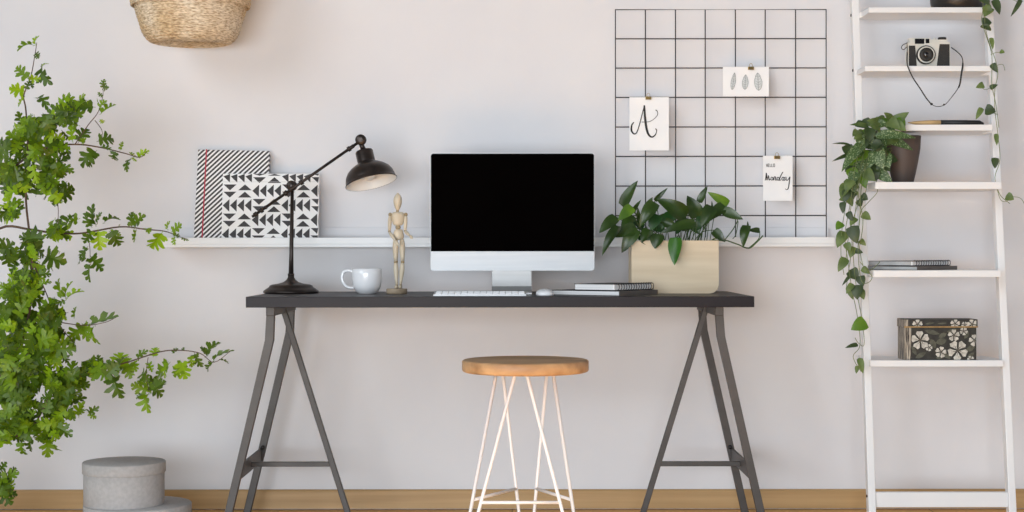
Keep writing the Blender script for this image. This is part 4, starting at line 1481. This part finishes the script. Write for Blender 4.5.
lowp = [zq(235, 453, 5.21), zq(262, 465, 5.21), zq(292, 464, 5.21), zq(320, 450, 5.21), zq(350, 415, 5.21)]
m.tube(smooth_path(lowp, 5), 0.0011, 6)
right = [zq(350, 415, 5.21), zq(380, 375, 5.21), zq(398, 340, 5.21), zq(407, 280, 5.208), zq(415, 230, 5.21), zq(412, 190, 5.24), zq(390, 160, 5.26), zq(350, 130, 5.29)]
sp = smooth_path(right, 5)
m.tube(sp, [0.0013 if i < 8 else (0.0027 if i < 22 else 0.0016) for i in range(len(sp))], 6)
lp = [zq(98, 105, 5.27), zq(75, 115, 5.26), zq(66, 132, 5.26), zq(78, 142, 5.26), zq(95, 128, 5.265)]
m.tube(smooth_path(lp, 5), 0.0013, 6)
m.ball(zq(237, 452, 5.21), 0.0042, segs=8, rings=6)
m.ball(zq(308, 455, 5.21), 0.0032, segs=8, rings=6)
m.build('strap', 'leatherette', cb)

# brushes lying on the third board
zb_ = shz[2]
for i, (xa, xb, yo, tilt, lab) in enumerate(((908, 982, -0.335, 0.0, 'front long brush with a bare wood handle and dark end on the third ladder board'),
                                       (910, 978, -0.315, 0.002, 'middle long brush with a dark end behind the front brush on the ladder'),
                                       (912, 984, -0.293, 0.002, 'rear long brush lying closest to the wall on the third ladder board'))):
    D_ = yo + CY
    p0 = Vector((W(xa, 0, D_).x, yo, zb_ + 0.008)); p1 = Vector((W(xb, 0, D_).x, yo + tilt, zb_ + 0.0080))
    t = thing('paint_brush', lab, 'brush', ((p0 + p1) / 2 - Vector((0, 0, 0.008))), 'long brushes lying on the ladder shelf')
    OO = t.location.copy()
    L1 = p1 - p0
    m = MB(OO); m.tube([p0, p0 + L1 * 0.08, p0 + L1 * 0.25, p0 + L1 * 0.44], [0.0015, 0.004, 0.007, 0.008], 10); m.build('handle', 'brush_wood', t)
    m = MB(OO); m.tube([p0 + L1 * 0.44, p0 + L1 * 0.8, p0 + L1 * 0.97, p1], [0.008, 0.0078, 0.007, 0.003], 10); m.build('dark_end', 'black_card', t)

# notebooks on the fifth board
zb_ = shz[4]
ty = 5.17
nb_c = W(917, 0, ty); nb_c2 = W(914, 0, ty + 0.004)
notebook(nb_c, 48, 0.19, 0.222, 0.0125, zb_, 'thin black book under the spiral notebook on the fifth ladder board', 'notebooks on the ladder shelf', 0, page='silver', spiral=False)
notebook(nb_c2, 48, 0.175, 0.205, 0.0150, zb_ + 0.0139, 'black spiral notebook lying on top of the ladder notebooks', 'notebooks on the ladder shelf', 0, page='silver')

# floral storage box on the sixth board
zb_ = shz[5]
D = 5.20
a, b = W(904, 0, D), W(977, 0, D)
hh = (361 - 320.3) * D / F
fb = thing('floral_box', 'dark storage box printed with white flowers on the lowest ladder board', 'box', ((a.x + b.x) / 2, D - CY + 0.05, zb_))
OF = fb.location.copy()
yf = D - CY
m = MB(OF)
m.box((a.x + 0.002, yf, zb_), (b.x - 0.002, yf + 0.09, zb_ + hh - 0.004), 0.001)
m.build('body', 'floral_dark', fb)
lidh = 0.026
m = MB(OF)
m.box((a.x - 0.0005, yf - 0.003, zb_ + hh - lidh), (b.x + 0.0015, yf + 0.093, zb_ + hh), 0.0015)
lid = m.build('lid', 'floral_dark', fb)
m = MB(OF)
m.box((a.x - 0.0008, yf - 0.0042, zb_ + hh - lidh), (b.x + 0.0018, yf - 0.003, zb_ + hh - lidh + 0.0042))
m.build('gold_trim', 'gold_trim', lid)
m = MB(OF)
m.box((a.x + 0.0012, yf - 0.0009, zb_ + 0.0008), (W(911, 0, D).x, yf, zb_ + hh - lidh))
m.box((a.x + 0.0012, yf, zb_ + 0.0008), (a.x + 0.002, yf + 0.089, zb_ + hh - lidh))
m.build('streaked_panel', 'streak', fb)
m = MB(OF)
m.box((a.x, yf - 0.0036, zb_ + hh - lidh + 0.0045), (W(909, 0, D).x, yf - 0.003, zb_ + hh - 0.001))
m.box((a.x - 0.0009, yf - 0.003, zb_ + hh - lidh + 0.001), (a.x - 0.0005, yf + 0.092, zb_ + hh - 0.001))
m.build('streaked_panel', 'streak', lid)
fm = MB(OF)
kz = D / F
K7 = 7.315
def fpt(u, v):
    return (W(870 + u / K7, 0, D).x, H - (305 + v / K7 - 250) * D / F)
xmin, xmax = W(911.5, 0, D).x, b.x - 0.003
zmin_b, zmax_b = zb_ + 0.001, zb_ + hh - lidh - 0.0005
def clampf(x, z, zl, zh):
    return min(max(x, xmin), xmax), min(max(z, zl), zh)
def flower(u, v, rad, rot, y_, zl, zh, ph=5):
    cx, cz = fpt(u, v)
    r_ = rad / K7 * kz
    for i in range(ph):
        an = rot + 2 * math.pi * i / ph
        pts = []
        for (rr, da) in ((0.10, 0), (0.45, -0.40), (0.80, -0.50), (1.0, -0.30), (0.94, 0.0), (1.02, 0.28), (0.82, 0.5), (0.45, 0.40)):
            x, z = clampf(cx + r_ * rr * math.cos(an + da), cz + r_ * rr * math.sin(an + da), zl, zh)
            pts.append((x, y_ - 0.00006 * i, z))
        fm.mi = 0
        fm.poly(pts)
        # vein
        fm.mi = 1
        p0 = clampf(cx + r_ * .15 * math.cos(an + .02), cz + r_ * .15 * math.sin(an + .02), zl, zh)
        p1 = clampf(cx + r_ * .6 * math.cos(an - .06), cz + r_ * .6 * math.sin(an - .06), zl, zh)
        p2 = clampf(cx + r_ * .2 * math.cos(an + .5), cz + r_ * .2 * math.sin(an + .5), zl, zh)
        fm.poly([(p0[0], y_ - .0004, p0[1]), (p1[0], y_ - .0004, p1[1]), (p2[0], y_ - .0004, p2[1])])
    fm.mi = 1
    fm.poly([(*(lambda q_: (q_[0], y_ - 0.0005, q_[1]))(clampf(cx + r_ * 0.16 * math.cos(t), cz + r_ * 0.16 * math.sin(t), zl, zh)),) for t in [2 * math.pi * i / 10 for i in range(10)]])
def fleaf(u, v, u2, v2, wd, y_, zl, zh):
    a_, b_ = Vector(fpt(u, v)), Vector(fpt(u2, v2))
    d_ = b_ - a_; nn = Vector((-d_.y, d_.x)).normalized() * wd / K7 * kz / 2
    pts = []
    for t_, s_ in ((0, 0), (0.25, .8), (.55, 1), (.8, .6), (1, 0), (.8, -.6), (.55, -1), (.25, -.8)):
        p = a_ + d_ * t_ + nn * s_
        x, z = clampf(p.x, p.y, zl, zh)
        pts.append((x, y_, z))
    fm.mi = 2
    fm.poly(pts)
yb_ = yf - 0.0005
for l in ((400, 190, 510, 215, 34), (560, 260, 480, 280, 50), (440, 250, 480, 320, 44), (330, 390, 410, 350, 36), (530, 350, 590, 400, 30), (700, 340, 770, 300, 40), (560, 210, 500, 240, 36), (720, 200, 690, 250, 30),
          (300, 300, 340, 370, 30), (480, 390, 540, 380, 28), (710, 400, 760, 350, 34), (640, 180, 560, 200, 26)):
    fleaf(*l, yb_, zmin_b, zmax_b)
for f_ in ((366, 260, 68, 0.4, 5), (517, 348, 42, 0.1, 5), (640, 335, 74, 0.9, 5), (612, 225, 44, 0.3, 5), (765, 262, 44, 0.5, 5), (685, 195, 30, 1.0, 5), (430, 315, 26, 0, 5), (735, 400, 26, .6, 5)):
    flower(f_[0], f_[1], f_[2], f_[3], yb_ - 0.0004, zmin_b, zmax_b, f_[4])
fm.build('flower_print', ['petal', 'petal_core', 'floral_leaf'], fb)
fm = MB(OF)
yb_ = yf - 0.0034
zl, zh = zb_ + hh - lidh + 0.0045, zb_ + hh - 0.001
for l in ((400, 142, 470, 132, 16), (490, 140, 560, 134, 14)):
    fleaf(*l, yb_, zl, zh)
for f_ in ((345, 145, 38, 0.3, 5), (620, 140, 36, 0.2, 5), (690, 150, 26, 1.0, 5), (745, 145, 40, 0.5, 5)):
    flower(f_[0], f_[1], f_[2], f_[3], yb_ - 0.0003, zl, zh, f_[4])
fm.build('flower_print', ['petal', 'petal_core', 'floral_leaf'], lid)

# trailing plant in the brown pot on the fourth board
zb_ = shz[3]
D = 5.27
pc = W(903, 0, D)
tp_ = thing('trailing_plant', 'silvery trailing plant in a brown pot spilling down the ladder left side', 'potted plant', (pc.x, D - CY, zb_))
OQ = tp_.location.copy()
m = MB(OQ)
ph_ = 47.2 * D / F
m.lathe([(0, 0), (0.031, 0), (0.033, 0.002), (0.040, 0.03), (0.048, 0.07), (0.0545, 0.11), (0.0565, ph_), (0.053, ph_), (0.051, 0.11), (0, 0.11)], 40, centre=OQ)
m.build('pot', 'pot', tp_)
m = MB(OQ)
m.lathe([(0.0515, 0.118), (0.03, 0.124), (0, 0.126)], 30, centre=OQ)
m.build('soil', 'soil', tp_)
fl = MB(OQ); vn = MB(OQ)
Zp = lambda u, v: (825 + u / 3.79, 105 + v / 3.79)
big = [((245, 85), (318, 28), 13, 1), ((250, 60), (225, 30), 9, 1), ((262, 70), (308, 100), 11, 1), ((240, 60), (285, 92), 12, 1), ((100, 158), (28, 146), 3.5, 2), ((88, 190), (28, 214), 4, 2),
       ((150, 150), (62, 252), 13, 0), ((190, 165), (222, 245), 17, 0), ((210, 118), (335, 172), 11, 0), ((190, 118), (345, 124), 11, 0), ((130, 195), (172, 270), 15, 0), ((190, 245), (256, 296), 13, 0),
       ((165, 85), (95, 75), 6, 1), ((200, 70), (160, 60), 9, 1), ((230, 60), (190, 58), 10, 1), ((150, 110), (110, 130), 12, 3), ((210, 90), (170, 80), 10, 1), ((130, 100), (105, 120), 9, 3),
       ((225, 190), (245, 240), 14, 0), ((110, 230), (100, 290), 9, 2), ((150, 250), (190, 290), 12, 1), ((90, 300), (60, 355), 13, 1), ((105, 320), (75, 355), 10, 2), ((215, 60), (250, 100), 12, 1)]
for (bu, tu, w_, k_) in big:
    d_ = 5.19 + rng.uniform(-0.03, 0.04)
    fl.mi = {0: 0, 1: 1, 2: 2, 3: 1}[k_]
    fl.leaf(W(*Zp(*bu), d_ + 0.01), W(*Zp(*tu), d_ - 0.015), w_ * d_ / F, (-0.3 + rng.uniform(-.3, .3), -1, 0.4 + rng.uniform(-.3, .3)), curl=0.10, fold=0.2, rows=6)
for (cx, cy, rx_, ry_, n_) in ((876, 134, 22, 12, 26), (868, 150, 20, 16, 28), (866, 170, 16, 12, 16), (884, 160, 8, 16, 8), (852, 182, 8, 12, 8), (848, 196, 5, 5, 3), (893, 128, 14, 8, 8)):
    for _ in range(n_):
        a_ = rng.uniform(0, 2 * math.pi); q_ = math.sqrt(rng.random())
        x, y = cx + rx_ * q_ * math.cos(a_), cy + ry_ * q_ * math.sin(a_)
        L_ = rng.uniform(10, 16); th = rng.uniform(0.2, 2.9)
        d_ = 5.23 + rng.uniform(-0.05, 0.07)
        fl.mi = rng.choice([0, 0, 1, 2, 2, 3])
        fl.leaf(W(x - L_ / 2 * math.cos(th), y - L_ / 2 * math.sin(th), d_), W(x + L_ / 2 * math.cos(th), y + L_ / 2 * math.sin(th), d_ - 0.01), L_ * 0.75 * d_ / F,
                (-0.3 + rng.uniform(-.5, .5), -1, 0.4 + rng.uniform(-.5, .5)), curl=0.1, fold=0.2, rows=6)
strands = [[(866, 140), (856, 165), (851, 200), (845, 235), (848, 262), (852, 290), (857, 315), (860, 345), (853, 357), (861, 372)],
           [(868, 145), (860, 180), (855, 215), (853, 250), (856, 285), (860, 310)], [(872, 150), (862, 185), (860, 215), (858, 250), (861, 280), (868, 283), (872, 277), (866, 270), (860, 262)],
           [(862, 150), (850, 180), (846, 205), (842, 230), (841, 255), (844, 275)], [(870, 160), (856, 190), (850, 215), (852, 245), (848, 275), (846, 290)],
           [(877, 180), (877.5, 192), (868, 203), (861, 212), (858, 235)], [(864, 160), (858, 190), (863, 220), (860, 245)], [(858, 240), (862, 262), (866, 272), (874, 268), (880, 262)],
           [(858, 300), (862, 320), (864, 345), (858, 343), (855, 338)], [(872, 170), (865, 195), (858, 205), (849, 235), (846, 260)]]
for s_ in strands:
    d0 = 5.16 + rng.uniform(-0.02, 0.02)
    P = [W(x, y, (5.2 if i == 0 else d0)) for i, (x, y) in enumerate(s_)]
    root_ = [Vector((OQ.x - 0.02, OQ.y - 0.02, zb_ + 0.12))] if s_[0][1] < 200 else []
    vn.tube(smooth_path(root_ + P, 5), 0.0011, 5)
sl = [(848, 190, 844, 203, 10, 2), (843, 202, 843, 214, 7, 2), (842, 223, 836, 230, 9, 3), (861, 196, 868, 200, 9, 2), (862, 214, 871, 220, 9, 1), (858, 206, 863, 199, 8, 2), (846, 232, 837, 248, 13, 1), (852, 226, 857, 244, 14, 2),
      (856, 236, 849, 228, 9, 2), (855, 251, 863, 253, 6, 2), (846, 258, 838, 272, 10, 1), (854, 247, 850, 258, 10, 1), (850, 276, 842, 286, 3.5, 2), (850, 270, 858, 280, 13, 2), (862, 268, 870, 274, 7, 1), (860, 276, 863, 287, 10, 2),
      (853, 284, 846, 294, 7, 1), (849, 286, 853, 300, 8, 1), (858, 285, 857, 300, 13, 2), (860, 290, 864, 300, 8, 1), (866, 322, 851, 330, 15, 3), (858, 345, 845, 348, 5, 2), (859, 358, 863, 374, 7, 1), (858, 366, 856, 374, 5, 1),
      (852, 180, 846, 192, 12, 1), (856, 172, 850, 186, 12, 0), (860, 240, 866, 246, 6, 1), (846, 243, 850, 252, 8, 1), (848, 212, 853, 222, 7, 2), (856, 218, 850, 226, 8, 1)]
for (x0, y0_, x1, y1_, w_, k_) in sl:
    d_ = 5.16 + rng.uniform(-0.02, 0.02)
    fl.mi = k_
    fl.leaf(W(x0, y0_, d_), W(x1, y1_, d_ - 0.008), w_ * d_ / F, (-0.3 + rng.uniform(-.3, .3), -1, 0.3 + rng.uniform(-.3, .3)), curl=0.08, fold=0.18, rows=6)
fl.build('foliage', ['satin', 'satin_green', 'satin_dark', 'pothos_light'], tp_)
vn.build('vines', 'vine', tp_)

# plant in a dark bowl on the top board
zb_ = shz[0]
D = 5.35
pc = W(958.5, 0, D)
up = thing('hanging_vine_plant', 'dark bowl on the top ladder board with a heart-leaf vine trailing down right', 'potted plant', (pc.x, D - CY, zb_))
OU = up.location.copy()
m = MB(OU)
m.lathe([(0, 0), (0.076, 0), (0.083, 0.004), (0.089, 0.03), (0.092, 0.07), (0.090, 0.09), (0.086, 0.09), (0.084, 0.075), (0, 0.072)], 40, centre=OU)
m.build('bowl', 'pot_black', up)
m = MB(OU); m.lathe([(0.0835, 0.078), (0.04, 0.084), (0, 0.085)], 30, centre=OU); m.build('soil', 'soil', up)
fl = MB(OU); vn = MB(OU)
v1 = [(982, -16), (986, 0), (985, 22), (987, 35), (991, 48), (996, 62), (998, 75), (995, 90), (995, 110), (998, 135), (1000, 160), (995, 178), (1000, 195), (1010, 204)]
v2 = [(984, -14), (983, 10), (982, 22), (987, 38), (992, 56), (992, 84), (996, 105), (999, 128)]
for v_, d_ in ((v1, 5.2), (v2, 5.19)):
    vn.tube(smooth_path([Vector((OU.x + 0.03, OU.y - 0.01, zb_ + 0.082)), Vector((OU.x + 0.06, OU.y - 0.08, zb_ + 0.11))] + [W(x, y, d_) for x, y in v_[0:]], 5), 0.0011, 5)
for v_ in ([(991, 55), (996, 53), (1001, 53)], [(996, 66), (1003, 65), (1005, 71)], [(991, 88), (985, 90), (980, 86)], [(996, 183), (1000, 199), (1006, 202), (1012, 196)], [(1012, 197), (1021, 199), (1026, 208)], [(998, 115), (990, 112), (988, 110)],
           [(1000, -12), (1010, -2), (1018, 2), (1023, 0)]):
    vn.tube(smooth_path([W(x, y, 5.2) for x, y in v_], 5), 0.0009, 5)
sl = [(991, 8, 984, 17, 11, 1), (994, 0, 1000, 15, 9, 2), (981, -4, 990, 5, 10, 2), (982, 24, 992, 23, 12, 2), (986, 30, 988, 24, 12, 2), (991, 38, 993, 50, 5, 1), (1000, 52, 1005, 53, 5, 1), (992, 64, 998, 73, 7, 2), (984, 85, 976, 88, 7, 1),
      (990, 89, 998, 85, 6, 2), (985, 110, 996, 112, 12, 2), (982, 108, 976, 120, 6, 1), (996, 134, 997, 146, 5, 1), (995, 158, 995, 169, 8, 2), (1006, 196, 1014, 200, 9, 1), (1021, 0, 1011, 17, 5, 2), (1002, -6, 1024, 2, 4, 2), (986, 12, 990, 4, 10, 1),
      (970, -20, 962, -10, 12, 2), (950, -22, 940, -14, 12, 1), (960, -26, 975, -34, 12, 1)]
for (x0, y0_, x1, y1_, w_, k_) in sl:
    d_ = 5.2 + rng.uniform(-0.015, 0.015)
    fl.mi = k_
    fl.leaf(W(x0, y0_, d_), W(x1, y1_, d_ - 0.008), w_ * d_ / F, (-0.2 + rng.uniform(-.3, .3), -1, 0.3 + rng.uniform(-.3, .3)), curl=0.08, fold=0.18, rows=6)
fl.build('foliage', ['satin', 'satin_green', 'satin_dark'], up)
vn.build('vines', 'vine', up)
